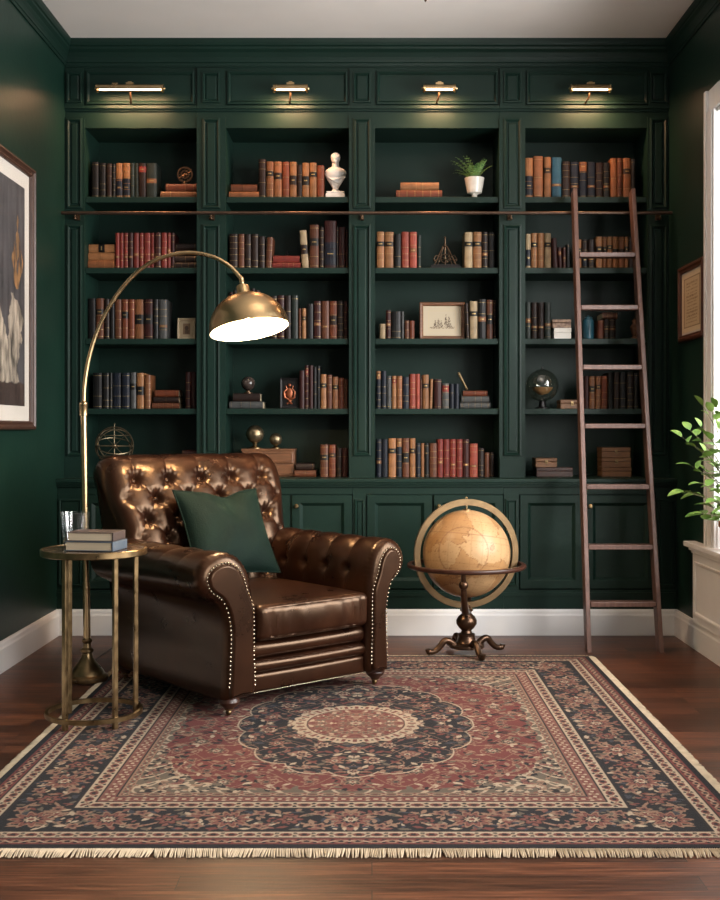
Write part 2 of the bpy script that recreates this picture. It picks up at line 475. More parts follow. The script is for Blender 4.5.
# ================================================================== BOOKCASES AND CABINETS
SU = sc(YU); SB = sc(YB)
def ux(px): return (px - VX) / SU
def uz(py): return CAMZ - (py - VY) / SU
def bx(px): return (px - VX) / SB
def bz(py): return CAMZ - (py - VY) / SB
NICHE = {'A': (85, 197), 'B': (226, 349), 'C': (375, 499), 'D': (525, 647)}
PIL = {'A': [(63, 85)], 'B': [(197, 226)], 'C': [(349, 375)], 'D': [(499, 525), (647, 669)]}
SPAN = {'A': (63, 197), 'B': (197, 349), 'C': (349, 499), 'D': (499, 669)}
BAYWORD = {'A': 'painting bay', 'B': 'bust bay', 'C': 'fern bay', 'D': 'ladder bay'}
ZN = uz(128); ZFR0, ZFR1 = uz(107), 3.29
for k in 'ABCD':
    n0, n1 = ux(NICHE[k][0]), ux(NICHE[k][1]); s0, s1 = ux(SPAN[k][0]) + .0005, ux(SPAN[k][1]) - .0005
    if k == 'A': s0 = XL
    if k == 'D': s1 = XR
    lab = {'A': 'dark green built-in bookcase bay beside the large painting', 'B': 'dark green built-in bookcase bay holding the white bust',
           'C': 'dark green built-in bookcase bay holding the fern', 'D': 'dark green built-in bookcase bay behind the wooden ladder'}[k]
    r = thing('bookcase', lab, 'bookcase', ((n0 + n1) / 2, YN, ZT), group='built-in bookcase bays')
    mb = MB(); mb.box(n0 - .02, n1 + .02, YN, YN + .02, ZT, ZN + .02); mb.build('back_panel', GREEN, r, True)
    for (a, b) in ((n0 - .022, n0), (n1, n1 + .022)):
        mb = MB(); mb.box(a, b, YU + .0205, YN, ZT, ZN); mb.build('side_panel', GREEN, r, True)
    mb = MB(); mb.box(n0 - .022, n1 + .022, YU + .0205, YN + .02, ZN, ZN + .022); mb.build('top_panel', GREEN, r, True)
    for q in (1, 2, 3, 4):
        mb = MB(); mb.box(n0, n1, YU + .006, YN, ZS[q] - .034, ZS[q]); mb.build('shelf', GREEN, r, True, bevel=.003)
    # header board and moulding under the frieze
    mb = MB(); mb.box(s0, s1, YU, YU + .02, ZN, 3.29)
    mb.box(s0, s1, YU - .010, YU, uz(111.5), uz(109.5)); mb.box(s0, s1, YU - .022, YU, uz(109.5), uz(106.8)); mb.box(s0, s1, YU - .008, YU, uz(68), 3.29)
    mb.build('header_board', GREEN, r, True)
    fp = {'A': (86, 195), 'B': (227, 348), 'C': (376, 498), 'D': (526, 648)}[k]
    mb = MB(); mb.rects(ux(fp[0]), ux(fp[1]), uz(105), uz(71), [(0, YU), (.003, YU - .012), (.012, YU - .014), (.022, YU - .004), (.026, YU + .006)], cap=False)
    mb.box(ux(fp[0]) + .026, ux(fp[1]) - .026, YU - .001, YU, uz(105) + .026, uz(71) - .026)
    mb.build('frieze_panel', GREEN, r, True)
    for (a, b) in PIL[k]:
        a, b = ux(a) + .0005, ux(b)
        if k == 'A': a = XL
        if b > 1.72: b = XR
        mb = MB()
        yf = YU - .012
        mb.box(a, b, yf, YU + .02, ZT, ZN + .06)
        c = (a + b) / 2; h = min((b - a) / 2 - .012, .052)
        mold = [(0, yf), (.002, yf - .010), (.010, yf - .012), (.018, yf - .002), (.024, yf + .004), (.030, yf - .007), (.034, yf - .008)]
        mb.rects(c - h, c + h, uz(209), uz(119), mold)
        mb.rects(c - h, c + h, uz(456), uz(225), mold)
        mb.box(a + .001, b - .001, yf - .014, yf, ZT, uz(459)); mb.box(a + .001, b - .001, yf - .008, yf, uz(459), uz(457))   # plinth block
        mb.box(a + .004, b - .004, yf - .006, yf, ZFR0, uz(69))
        mb.rects(c - h, c + h, uz(104), uz(73), [(0, yf - .006), (.002, yf - .016), (.010, yf - .017), (.018, yf - .007), (.026, yf - .012)])
        mb.build('pilaster', GREEN, r, True)

DOORS = {'A': [(84, 140), (142, 199)], 'B': [(226, 290), (292, 352)], 'C': [(367, 432), (434, 503)], 'D': [(520, 583), (585, 655)]}
BPIL = {'A': [(57, 83)], 'B': [(201, 225)], 'C': [(353, 366)], 'D': [(504, 519), (656, 676.4)]}
BSP = {'A': (57, 200), 'B': (200, 352.5), 'C': (352.5, 503.5), 'D': (503.5, 676.4)}
for k in 'ABCD':
    a, b = bx(BSP[k][0]), bx(BSP[k][1])
    if k == 'A': a = XL
    if k == 'D': b = XR
    lab = {'A': 'dark green base cabinet behind the floor lamp pole', 'B': 'dark green base cabinet with one brass knob, behind the armchair',
           'C': 'dark green base cabinet behind the terrestrial globe', 'D': 'dark green base cabinet behind the ladder rungs'}[k]
    r = thing('base_cabinet', lab, 'cabinet', ((a + b) / 2, .25, 0), group='base cabinets')
    mb = MB(); mb.box(a + .0004, b - .0004, .016, .52, 0, ZT - .0476)
    mb.box(a + .0004, b - .0004, .004, .016, bz(494), ZT - .0476)          # top rail
    mb.box(a + .0004, b - .0004, -.004, .016, .148, bz(596)); mb.box(a, b, -.012, .016, bz(596), bz(592)); mb.box(a, b, -.005, .016, bz(592), bz(590))
    mb.build('carcass', GREEN, r, True)
    for (p, q) in BPIL[k]:
        p, q = bx(p), bx(q)
        mb = MB(); mb.box(p, q, .002, .016, bz(590), bz(494))
        mb.rects(p + .008, q - .008, bz(586), bz(499), [(0, .002), (.002, -.006), (.008, -.007), (.015, .003), (.02, -.002)])
        mb.build('stile_panel', GREEN, r, True)
    for i, (p, q) in enumerate(DOORS[k]):
        p, q = bx(p), bx(q)
        mb = MB()
        mb.rects(p, q, bz(588.5), bz(495), [(0, .016), (0, -.004), (.002, -.006), (.044, -.006), (.048, -.003), (.058, .006), (.062, .010)])
        d = mb.build('door', GREEN, r, True)
        if i == 1:
            mb = MB(); kx, kz = p + .027, bz(506)
            M = Matrix.Translation((kx, -.006, kz)) @ Matrix.Rotation(PI / 2, 4, 'X')
            mb.lathe([(.006, 0), (.006, .008), (.009, .012), (.013, .018), (.013, .024), (.008, .030), (0, .031)], 14, M=M)
            kn = mb.build('knob', BRASS, d); kn.matrix_parent_inverse = d.matrix_parent_inverse.copy(); kn.matrix_parent_inverse = Matrix.Identity(4)
            kn['label'] = 'small brass door knob'
mb = MB(); mb.box(XL, XR, -.028, YN + .04, ZT - .022, ZT); mb.box(XL, XR, -.020, .06, ZT - .034, ZT - .022); mb.box(XL, XR, -.010, .06, ZT - .047, ZT - .034)
tag(mb.build('countertop', GREEN, bevel=.003), 'long dark green countertop running across the base cabinets', 'countertop')

# ladder rail
YR = .085
zr = wz(213, YR)
rail = thing('ladder_rail', 'dark bronze horizontal rail carrying the library ladder', 'rail', (0, YR, zr))
mb = MB(); mb.tube([(XL + .002, 0, 0), (XR - .002, 0, 0)], .0095, 12); mb.build('bar', RAIL, rail)
for px in (75, 211, 362, 511, 660):
    x = wx(px, YR)
    mb = MB(); mb.box(x - .011, x + .011, .055, .072, -.03, .014); mb.tube([(x, .060, -.016), (x, .02, -.022), (x, 0, -.012)], .006, 8)
    mb.sphere((x, .0, -.03), .011, 10); mb.tube([(x, 0, -.012), (x, 0, -.03)], .006, 8); mb.build('bracket', BRONZE, rail)

# picture lights
YP = .06
for (x0, x1, lab) in ((97, 163, 'long brass picture light above the painting bay'), (274, 307, 'short brass picture light above the bust bay'),
                      (424, 455, 'short brass picture light above the fern bay'), (571, 610, 'brass picture light above the ladder bay')):
    c = (wx(x0, YP) + wx(x1, YP)) / 2; hw = (wx(x1, YP) - wx(x0, YP)) / 2; z = wz(88.5, YP)
    r = thing('picture_light', lab, 'lamp', (c, YP, z), group='picture lights on the frieze')
    mb = MB()
    RX = Matrix.Rotation(PI / 2, 4, 'Y')
    n = 12
    vs, fs = [], []
    for xx in (-hw, hw):
        for k in range(n + 1):
            a = PI * (-.12 + 1.24 * k / n)
            for rr_ in (.023, .019): vs.append((xx, rr_ * math.cos(a), rr_ * math.sin(a)))
    st = 2 * (n + 1)
    for k in range(n):
        for o_ in (0, 1): fs.append((2 * k + o_, 2 * k + 2 + o_, st + 2 * k + 2 + o_, st + 2 * k + o_))
    fs += [(0, 1, st + 1, st), (2 * n, 2 * n + 1, st + 2 * n + 1, st + 2 * n)]
    mb.add(vs, fs, 0, True)
    for sg in (-1, 1):
        mb.lathe([(0, -.004), (.024, -.004), (.024, .004), (0, .006)], 18, M=Matrix.Translation((sg * hw, 0, 0)) @ RX)
        mb.sphere((sg * (hw + .008), 0, 0), .007, 8)
    mb.box(-.022, .022, -.012, .012, .02, .032); mb.box(-.010, .010, -.010, .010, .03, .038)
    if hw > .15: mb.box(-hw * .45 - .016, -hw * .45 + .016, -.010, .010, .02, .03)
    mb.build('shade', BRASS, r)
    mb = MB(); mb.tube([(-hw + .012, 0, -.001), (hw - .012, 0, -.001)], .0090, 10); t = mb.build('tube_lamp', TUBE, r); t['label'] = 'glowing warm tube'
    mb = MB(); mb.tube([(0, .01, -.010), (-.004, .035, -.040), (-.010, .070, -.055), (-.012, .0895, -.060)], .0055, 8); mb.build('bracket_arm', BRONZE, r)
    ld = bpy.data.lights.new('picture_glow', 'AREA'); ld.shape = 'RECTANGLE'; ld.size = hw * 1.8; ld.size_y = .012; ld.energy = 4.5 + 7 * hw; ld.color = (1, .52, .27)
    lo = bpy.data.objects.new('picture_glow', ld); COL.objects.link(lo); lo.location = (c, YP + .003, z - .021); lo.rotation_euler = (math.radians(14), 0, 0)

# ================================================================== BOOKS
BC = {'k': ('black', srgb(34, 31, 31)), 'n': ('navy', srgb(36, 46, 66)), 'd': ('dark brown', srgb(66, 41, 31)), 'b': ('brown', srgb(118, 68, 44)),
      'o': ('orange-brown', srgb(160, 102, 64)), 't': ('tan', srgb(184, 126, 80)), 'c': ('cream', srgb(206, 178, 138)), 'r': ('red', srgb(150, 56, 46)),
      'm': ('maroon', srgb(96, 38, 32)), 'g': ('grey', srgb(104, 104, 102)), 'e': ('dark green-grey', srgb(66, 78, 70)), 'l': ('teal blue', srgb(52, 110, 136)),
      's': ('salmon red', srgb(184, 84, 64)), 'a': ('russet', srgb(142, 72, 44))}
BMAT = {k: mat('leather_' + v[0].replace(' ', '_').replace('-', '_'), tuple(c * (.26 if k in 'kndme' else .40 if k == 'g' else .48) for c in v[1][:3]) + (1,), .48, spec=.32, var=.28, scale=22, rand=.16) for k, v in BC.items()}
LABM = {'K': BMAT['k'], 'R': BMAT['r'], 'T': BMAT['t'], 'O': BMAT['o'], 'B': BMAT['d'], 'C': BMAT['o'], 'G': BMAT['e'], 'N': BMAT['n']}
ORD = ['first', 'second', 'third', 'fourth', 'fifth', 'sixth', 'seventh', 'eighth', 'ninth', 'tenth', 'eleventh', 'twelfth', 'thirteenth', 'fourteenth', 'fifteenth', 'sixteenth', 'seventeenth', 'eighteenth', 'nineteenth', 'twentieth', 'twenty-first']
ROWW = {1: 'top shelf', 2: 'second shelf', 3: 'third shelf', 4: 'fourth shelf', 5: 'countertop'}

def book(w, h, d, col, style, label, group, rng):
    """an upright book: base centre of the spine at the origin, spine towards -y"""
    mb = MB()
    bulge = min(.006, w * .18)
    seg = []
    nb = (rng.choice((3, 4, 5, 5)) if h > .16 else rng.choice((2, 3)))
    cuts = [.07] + [.07 + .86 * (i + 1) / nb for i in range(nb)]
    z = 0
    e = max(.0018, h * .011)
    plain = rng.random() < .12
    for i, c in enumerate(cuts):
        zc = c * h
        seg.append((z, zc - e, 0, 0))
        if plain or rng.random() < .35: seg.append((zc - e, zc + e, 0, .0012))
        else:
            seg.append((zc - e, zc - e * .2, 1, .001)); seg.append((zc - e * .2, zc + e, 0, .0024))
        z = zc + e
    seg.append((z, h, 0, 0))
    lab_i = None
    if 'L' in style or any(ch in style for ch in 'KRTOBCGN'): lab_i = True
    vs, fs, ms = [], [], []
    na = 6
    def ring(zz, ra):
        out = []
        for k in range(na + 1):
            a = PI * k / na
            out.append((-(w / 2) * math.cos(a), .004 - (bulge + .004 + ra) * math.sin(a), zz))
        return out
    mbv = []
    for (z0, z1, mi, ra) in seg:
        b = len(mbv); mbv += ring(z0, ra) + ring(z1, ra)
        for k in range(na): fs.append((b + k, b + k + 1, b + na + 2 + k, b + na + 1 + k)); ms.append(mi)
        if b:
            p = b - (na + 1)
            for k in range(na): fs.append((p + k, p + k + 1, b + k + 1, b + k)); ms.append(0)
    for f, mi in zip(fs, ms): pass
    base = len(mb.v)
    for p in mbv: mb.v.append(p)
    for f, mi in zip(fs, ms): mb.f.append(tuple(base + i for i in f)); mb.m.append(mi); mb.sm.append(False)
    t = .0028
    mb.box(-w / 2, -w / 2 + t, .004, d, 0, h); mb.box(w / 2 - t, w / 2, .004, d, 0, h)
    mb.box(-w / 2 + t, w / 2 - t, .003, .006, 0, h)
    o = mb.build('book', [BMAT[col], GOLD])
    tag(o, label, 'book', group)
    mb = MB(); mb.box(-w / 2 + t, w / 2 - t, .006, d - .004, .003, h - .004); p = mb.build('page_block', PAPER, o)
    for ch in style:
        if ch in LABM:
            i0 = {'K': nb - 2, 'R': nb - 1, 'T': nb - 1, 'O': nb - 1, 'B': nb - 2, 'C': 1, 'G': nb - 2, 'N': 0}[ch]
            z0, z1 = cuts[max(0, i0)] * h + e * 2, cuts[min(nb, max(0, i0) + 1)] * h - e * 2
            if ch == 'O' or ch == 'T': z1 = h - .001
            if ch == 'C': z0, z1 = z0 + (z1 - z0) * .25, z1 - (z1 - z0) * .25
            if ch == 'N': z0, z1 = .07 * h, .55 * h
            mb = MB(); q = ring(z0, .0012) + ring(z1, .0012)
            mb.add(q, [(k, k + 1, na + 2 + k, na + 1 + k) for k in range(na)], 0)
            zz = (z0 + z1) / 2
            g1, g2 = ring(zz - .003, .0018)[2:-2], ring(zz + .003, .0018)[2:-2]
            mb.add(g1 + g2, [(k, k + 1, len(g1) + k + 1, len(g1) + k) for k in range(len(g1) - 1)], 1)
            l = mb.build('spine_label', [LABM[ch], GOLD], o)
            l['label'] = 'contrasting title patch on the spine'
    return o

YK = .225
SK = sc(YK)
def kx(px): return (px - VX) / SK
# upright books: x0 x1 ytop colour style [lean degrees]; '|' ends a book
UP = {
 ('A', 1): (195.5, "91.5 98.8 160 k -|99 105.8 161 k -|106.2 112 161.5 d -|112.2 115.5 162 k -|115.8 122.6 161 t N|123 130.3 161 t N|130.6 134.4 161 e -|134.6 138.3 161 e -|138.6 146 161 d R|146.3 156.5 161 e C"),
 ('A', 2): (266.7, "115 119.3 231.5 r C|119.5 123.3 231.5 r -|123.5 128 231.5 r C|128.2 133 231.5 m C|133.2 138.8 231.5 r C|139 143.3 231.5 r C|143.5 150.3 231.5 r -|150.5 154.3 231.5 r C|154.5 161 231.5 m C|161.2 167 231.5 r C|167.2 170.6 231.5 r C|170.8 174.3 231.5 m -"),
 ('A', 3): (338, "87.8 95.8 298 k -|96 103.8 298 b K|104.4 109.3 298.5 d -|109.5 114.3 298.5 k -|114.6 121.4 299 b -|121.6 128 299 a K|128.2 134.3 299 a -|134.5 143.7 299 o K|144 153 299 m K|153.3 158.3 299 k -|158.5 167 299 g C"),
 ('A', 4): (408, "92.5 101.8 373 k -|102.2 108.9 373 k -|109.2 112 373 k -|112.3 121.4 373 n -|121.7 129.7 373 n -|130 136 372.5 g K|136.3 143.7 373 t K|144.2 150.5 375 o -|185.5 190.5 372 m -|190.8 196.2 372 m -"),
 ('B', 1): (195, "258.4 265.8 156.5 d -|266.2 273.6 159 o K|274 281.8 159 o B|282.2 289.2 159 a -|289.6 296.6 159 t B|297.2 302 162 d -|302.2 309.2 160 t K|309.6 316.6 160 t K|317 324 162.5 a -"),
 ('B', 2): (266.7, "229.2 237.8 232.7 d -|238.1 244.4 232.7 b -|244.6 251 233 d -|251.2 258.2 232.7 d -|258.6 264.8 235 d -|265.2 271.5 236 b - 3|301.9 309 229 c B -4|309.6 318.8 223.5 b K|319.4 323.8 226 d -|324.2 336.4 219.5 m N|336.6 338.2 226 d -|338.4 345.6 225.7 m -|345.9 348 228 m -"),
 ('B', 3): (338, "229.5 233 292 m -|233.3 237 290 d -|251 255 288 d -|255.3 259.5 290 m -|270.7 277 295.5 d -|277.3 284.3 295 m K|284.6 290.9 295 d -|291.2 298 295 e -|298.3 301.6 308 b -|301.9 306 308 t B|306.5 313.3 303.5 k -|313.6 321 300.7 m C|321.3 329.2 300.7 b C|329.5 337 300.7 a B|337.3 343.8 301 d -|344 347.8 301 m -"),
 ('B', 4): (408, "299.2 304.4 370.7 m -|304.7 308.7 365.5 m R|309 313 365.5 m -|313.2 316.7 367 k -|317 320.2 366 k -|320.5 326.4 374.4 t K|326.8 332 375 b -|332.3 338.2 377 o K|338.5 343.8 378 a -|344 347.8 379 b -"),
 ('B', 5): (476, "320.2 328.4 444.4 b K|328.8 335.8 444.4 a B|336.6 342 448 d -|342.3 348 448 m -"),
 ('C', 2): (267, "376.6 384.3 230.7 t K|384.8 393.8 230.7 t B|394.2 401 233 k -|401.4 409 230.7 s -|409.3 417 231 s C|417.4 421.2 234 e -|464.5 472.8 231 c K|473.2 481.6 231 t K|482 488 231 d C|488.3 495.4 231 k -"),
 ('C', 3): (338, "379.6 385.8 323.4 c -|386 390.9 309.8 m C|391.3 401 311 k -|401.3 404 311 g -|404.6 409.3 320.2 b -|409.6 414.5 320.2 a -|466.3 469.3 303 d - -2|469.8 477.7 300.8 c K|478 486 299 k C|486.4 493.3 299.6 b K|493.6 496 300 d -"),
 ('C', 4): (408, "376.2 380.8 371 n T|381.2 386.4 371 n -|386.8 391.5 376 g -|391.8 396.4 376 t R|396.7 402.2 376 o -|402.6 409.2 377 n -|409.5 415.6 374 s -|415.9 420 374 s -|420.3 422 379 b -|422.4 428.8 374.8 t B|429.2 432.2 379 t - 2|434 441.5 379.4 m -|442 449 383.4 g R|449.6 454.3 384 n -|454.6 459.3 384 n -"),
 ('C', 5): (476, "376.2 381.5 439 n C|381.8 388 439 n -|388.4 396 438 t K|396.4 402 438 n T|402.3 409.2 438 b K|409.6 415.5 438 t B|416 420.8 443 n -|421 424.2 443 t -|424.5 429.2 443 k -|429.5 437 443 b -|437.4 443.2 439 r C|443.5 449.7 439 r -|450 456 439 r C|456.3 462.6 439 r -|462.9 469.2 439 m C|469.6 477.8 443.4 s C|478.3 484.4 448 d -|484.8 489.6 452.3 b -|490 494.2 452.3 d -"),
 ('D', 1): (195.5, "524.8 532.8 156 t N|533.6 543 154 o -|544 551 155 t B|551.8 561.7 155 l C|562.2 570 159.5 d -|570.6 578.8 159.5 n C|579.4 587 159.5 n O|587.5 595.4 159.8 n C|596 603 160.5 d -|603.4 609.8 160.5 k C|610.6 617 156 o -|617.3 622.6 156 b -|623 631 156 o B|631.4 635.6 157 k -"),
 ('D', 2): (267, "525.6 530.9 233 c N|531.3 537.6 232 t K|538 544.3 232 t -|544.7 551 232.3 c K|552.9 558.2 237 m - -3|558.9 562.4 246 m C -3|562.8 566 246 m C|566.5 570 243 k -|577 581.5 238.5 t G|582 587.7 238.5 d N|588.2 594.8 238.5 d C|596 602.6 235.7 t K|603 607 235.7 o K|607.3 612.5 235.7 t K|612.8 618.8 235.7 t K|619 624.8 235.7 o B|625 628.6 235.7 t K|629 635 236.5 d -"),
 ('D', 3): (338, "525.6 531 302 e C|531.4 537.6 302 d C|538 544.2 302 d C|544.6 551 302 e C|597.6 603.6 320 a -|604 609 318.5 d C|609.4 615.6 318.5 d C"),
 ('D', 4): (408, "584.8 589 376 m -|589.4 595.3 376.3 o K|595.7 601 376.3 o B|601.4 607.6 376 a -|608 613.4 372.6 k -|613.8 619.4 372.6 d -|619.8 626.6 372.6 k -|627 633.8 372.6 d -|634.2 638.4 373 k -"),
}
rng = random.Random(3)
def tot(n0, n1): return 0
for (bay, row), (yb, s) in UP.items():
    for i, t in enumerate(s.split('|')):
        p = t.split()
        x0, x1, yt, c, st = float(p[0]), float(p[1]), float(p[2]), p[3], p[4]
        lean = float(p[5]) if len(p) > 5 else 0
        w = (x1 - x0) / SK - .0006; h = min((yb - yt) / SK + .004, .41)
        lab = '%s book, %s upright from the painting side, %s of the %s' % (BC[c][0], ORD[i], ROWW[row], BAYWORD[bay])
        d = min(.25, max(.10, h * .74)) * rng.uniform(.93, 1.05)
        o = book(w, h, d, c, st, lab, 'upright books on the %s of the %s' % (ROWW[row], BAYWORD[bay]), rng)
        a = math.radians(lean)
        o.location = ((kx(x0) + kx(x1)) / 2, YK + rng.uniform(-.004, .008), ZS[row] + .0006 + w / 2 * abs(math.sin(a)))
        o.rotation_euler = (0, a, 0)

# lying books, bottom one first: x0 x1 ytop ybot colour
FLAT = [
 ('A', 1, 'under the round medallion', "160.5 196.6 188.2 195.3 o|165.6 196 180.3 187.8 a"),
 ('A', 2, 'beside the red set', "88 114.2 258 266.5 o|88.1 114.2 250 257.8 t|88.2 114 241.8 249.8 t K"),
 ('A', 2, 'next to the pilaster', "173.9 196.6 260 266.5 d|174.6 196.4 253.5 259.8 d|174.2 196.6 247.2 253.3 d|175 196 241 247 d"),
 ('A', 4, 'leaning dark pair beside', "152.0 179.2 402.4 408 b|153.4 178.6 396.4 402.2 d|154.4 178 389.6 396.2 a"),
 ('A', 5, 'behind the armchair', "180 197 463 476 d|182 196.8 449.5 462.8 m"),
 ('B', 1, 'beside the tan row', "229 259 188.4 195.3 o|230.8 257 181.2 188.2 b"),
 ('B', 2, 'under the tiny figure', "272.4 300.6 260.4 266.6 r|273.2 299.4 253.3 260.2 r"),
 ('B', 4, 'under the dark sphere', "229.5 262.8 401 408 g|232.8 260 392.9 400.8 d"),
 ('B', 5, 'beside the drawer chest', "294.6 316 469.6 476 b|296 314 462.8 469.4 d"),
 ('C', 1, 'beside the fern', "396.2 442.2 186.8 195.2 a|400.6 439 179 186.6 t"),
 ('C', 4, 'under the brass tube', "460.2 490.4 402 408 g|461.8 489.4 395.7 401.8 g|463.4 487.6 390.3 395.5 a"),
 ('D', 3, 'on the shelf behind the ladder', "602.5 617.6 312 318.2 b"),
]
for bay, row, where, s in FLAT:
    parts = s.split('|')
    z = ZS[row] + .0006
    for i, t in enumerate(parts):
        p = t.split(); x0, x1, yt, yb, c = float(p[0]), float(p[1]), float(p[2]), float(p[3]), p[4]
        th = (yb - yt + .15) / SK; L = (x1 - x0) / SK
        pos = 'alone' if len(parts) == 1 else ('lowest in' if i == 0 else ('topmost in' if i == len(parts) - 1 else ORD[i] + ' up in'))
        lab = ('%s book %s the stack %s, %s, %s' % (BC[c][0], pos, where, ROWW[row], BAYWORD[bay])) if len(parts) > 1 else '%s book lying across three short uprights, %s of the %s' % (BC[c][0], ROWW[row], BAYWORD[bay])
        if len(parts) == 1: z = ZS[row] + .0012 + (338 - 318.5) / SK + .0045
        if bay == 'A' and row == 4: lab = '%s book %s the stack beside the uprights, fourth shelf, painting bay' % (BC[c][0], pos)
        o = book(th, L, .19 - .012 * i, c, p[5] if len(p) > 5 else '-', lab, 'flat stacks of books in the bookcase', rng)
        o.rotation_euler = (0, PI / 2, rng.uniform(-.02, .02))
        o.location = (kx(x0), YK + .004 + .006 * i, z + th / 2)
        z += th + .0006

# ================================================================== THINGS ON THE SHELVES
def on(px, row, Y=YK + .06): return (wx(px, Y), Y, ZS[row] + .0006)
def spx(v): return v / SK
def bk(k): return BAYWORD[k]

# round medallion on a small foot (painting bay, top)
z0 = ZS[1] + .0012 + 15.3 / SK + .001
r = thing('medallion', 'round bronze openwork medallion standing on two lying books', 'ornament', (kx(183), YK + .07, z0))
mb = MB(); mb.lathe([(.026, 0), (.026, .006), (.010, .012), (.006, .02), (0, .02)], 16); mb.build('foot', BRONZE, r)
Mx = Matrix.Translation((0, 0, .064)) @ Matrix.Rotation(PI / 2, 4, 'X')
mb = MB(); mb.ring(.038, .047, .012, 36, M=Mx); mb.ring(.020, .025, .010, 30, M=Mx)
for k in range(12):
    a = 2 * PI * k / 12; mb.tube([(0, 0, .064), (.040 * math.cos(a), 0, .064 + .040 * math.sin(a))], .0022, 6)
mb.sphere((0, 0, .064), .009, 10); mb.build('wheel', BRONZE, r)

# small framed picture (painting bay, third shelf)
def picture(name, label, px0, px1, py0, py1, row, frame, tilt, fw, Yp, art, cat='picture'):
    s_ = sc(Yp); W = (px1 - px0) / s_; H = (py1 - py0) / s_
    r = thing(name, label, cat, (wx((px0 + px1) / 2, Yp), Yp, ZS[row] + .0025))
    r.rotation_euler = (-tilt, 0, 0)
    mb = MB(); mb.rects(-W / 2, W / 2, 0, H, [(0, .014), (0, -.004), (fw * .2, -.009), (fw * .7, -.007), (fw, 0), (fw, .006)], cap=False)
    mb.box(-W / 2 + .002, W / 2 - .002, .008, .014, .002, H - .002); mb.build('frame', frame, r)
    n = 56
    U, V = np.meshgrid(np.linspace(0, 1, n), np.linspace(0, 1, n))
    colour_grid('print', attr_mat(name + '_print', .8), -W / 2 + fw + U * (W - 2 * fw), U * 0 + .004, fw + V * (H - 2 * fw), art(U, V), r)
    return r
def art_small(U, V):
    C = np.tile(lin((176, 158, 130)), U.shape + (1,))
    q = (abs(U - .5) < .27) & (abs(V - .5) < .32); C[q] = lin((128, 102, 78))
    q = ((U - .5) ** 2 + (V - .55) ** 2 < .02) & q; C[q] = lin((76, 58, 46))
    q = (abs(U - .52) < .15) & (V > .2) & (V < .42); C[q] = lin((92, 72, 56))
    return C
def art_sketch(U, V):
    C = np.tile(lin((186, 172, 148)), U.shape + (1,))
    q = ((abs(U - .5) < .36) & (abs(V - .5) < .34)); e = q & ~((abs(U - .5) < .345) & (abs(V - .5) < .32)); C[e] = lin((190, 172, 142))
    rg = np.random.RandomState(2); nz = rg.rand(*U.shape)
    for (cx, h, w) in ((.32, .28, .05), (.40, .34, .045), (.47, .24, .06), (.60, .44, .05), (.68, .36, .07)):
        q = (abs(U - cx) < w * (1.1 - (V - .28) / h)) & (V > .28) & (V < .28 + h) & (nz > .35); C[q] = lin((86, 70, 56))
    q = (V > .24) & (V < .30) & (abs(U - .5) < .32) & (nz > .4); C[q] = lin((110, 90, 72))
    return C
picture('framed_miniature', 'small cream framed picture standing on the third shelf by the lamp arc', 177.3, 195.3, 316, 337.6, 3, mat('cream_frame', srgb(196, 176, 144), .6), .08, .014, YK + .05, art_small)
picture('framed_sketch', 'brown wooden frame with a sketch of trees on the third shelf', 419.6, 465, 300, 337.6, 3, WOODB, .07, .022, YK + .05, art_sketch)

# armillary sphere (painting bay, countertop)
r = thing('armillary_sphere', 'openwork bronze armillary sphere on the countertop behind the armchair', 'armillary sphere', (wx(114.4, .28), .28, ZT + .0006))
R0 = 19 / sc(.28); cz = wz(446, .28) - ZT
mb = MB(); mb.lathe([(.055, 0), (.055, .008), (.03, .016), (.010, .03), (.008, cz - R0), (0, cz - R0)], 20); mb.build('stand', BRONZE, r)
mb = MB()
for (rx, ry, rz_, q) in ((90, 0, 0, 1), (90, 0, 60, .98), (90, 0, 120, .98), (0, 0, 0, .97), (24, 10, 0, .95), (90, 0, 30, .96), (90, 0, 90, .97), (90, 0, 150, .97), (60, 40, 0, .93), (118, 30, 20, .94)):
    M = Matrix.Translation((0, 0, cz)) @ Euler((math.radians(rx), math.radians(ry), math.radians(rz_)), 'ZYX').to_matrix().to_4x4()
    mb.tube([(R0 * q * math.cos(a), R0 * q * math.sin(a), 0) for a in [2 * PI * k / 40 for k in range(40)]], .0032, 6, closed=True, M=M)
for zz in (-.55, .55): mb.tube([(R0 * .82 * math.cos(a), R0 * .82 * math.sin(a), cz + R0 * zz) for a in [2 * PI * k / 40 for k in range(40)]], .0026, 6, closed=True)
mb.build('ring_cage', GOLDD, r)
mb = MB(); mb.tube([(0, 0, cz - R0), (0, 0, cz + R0 + .018)], .003, 8); mb.sphere((0, 0, cz + R0 + .018), .006, 8); mb.sphere((0, 0, cz), .016, 12)
for k in range(8):
    a = 2 * PI * k / 8; mb.tube([(0, 0, cz), (R0 * .95 * math.cos(a), 0, cz + R0 * .95 * math.sin(a))], .0014, 5)
mb.build('axis', GOLDD, r)

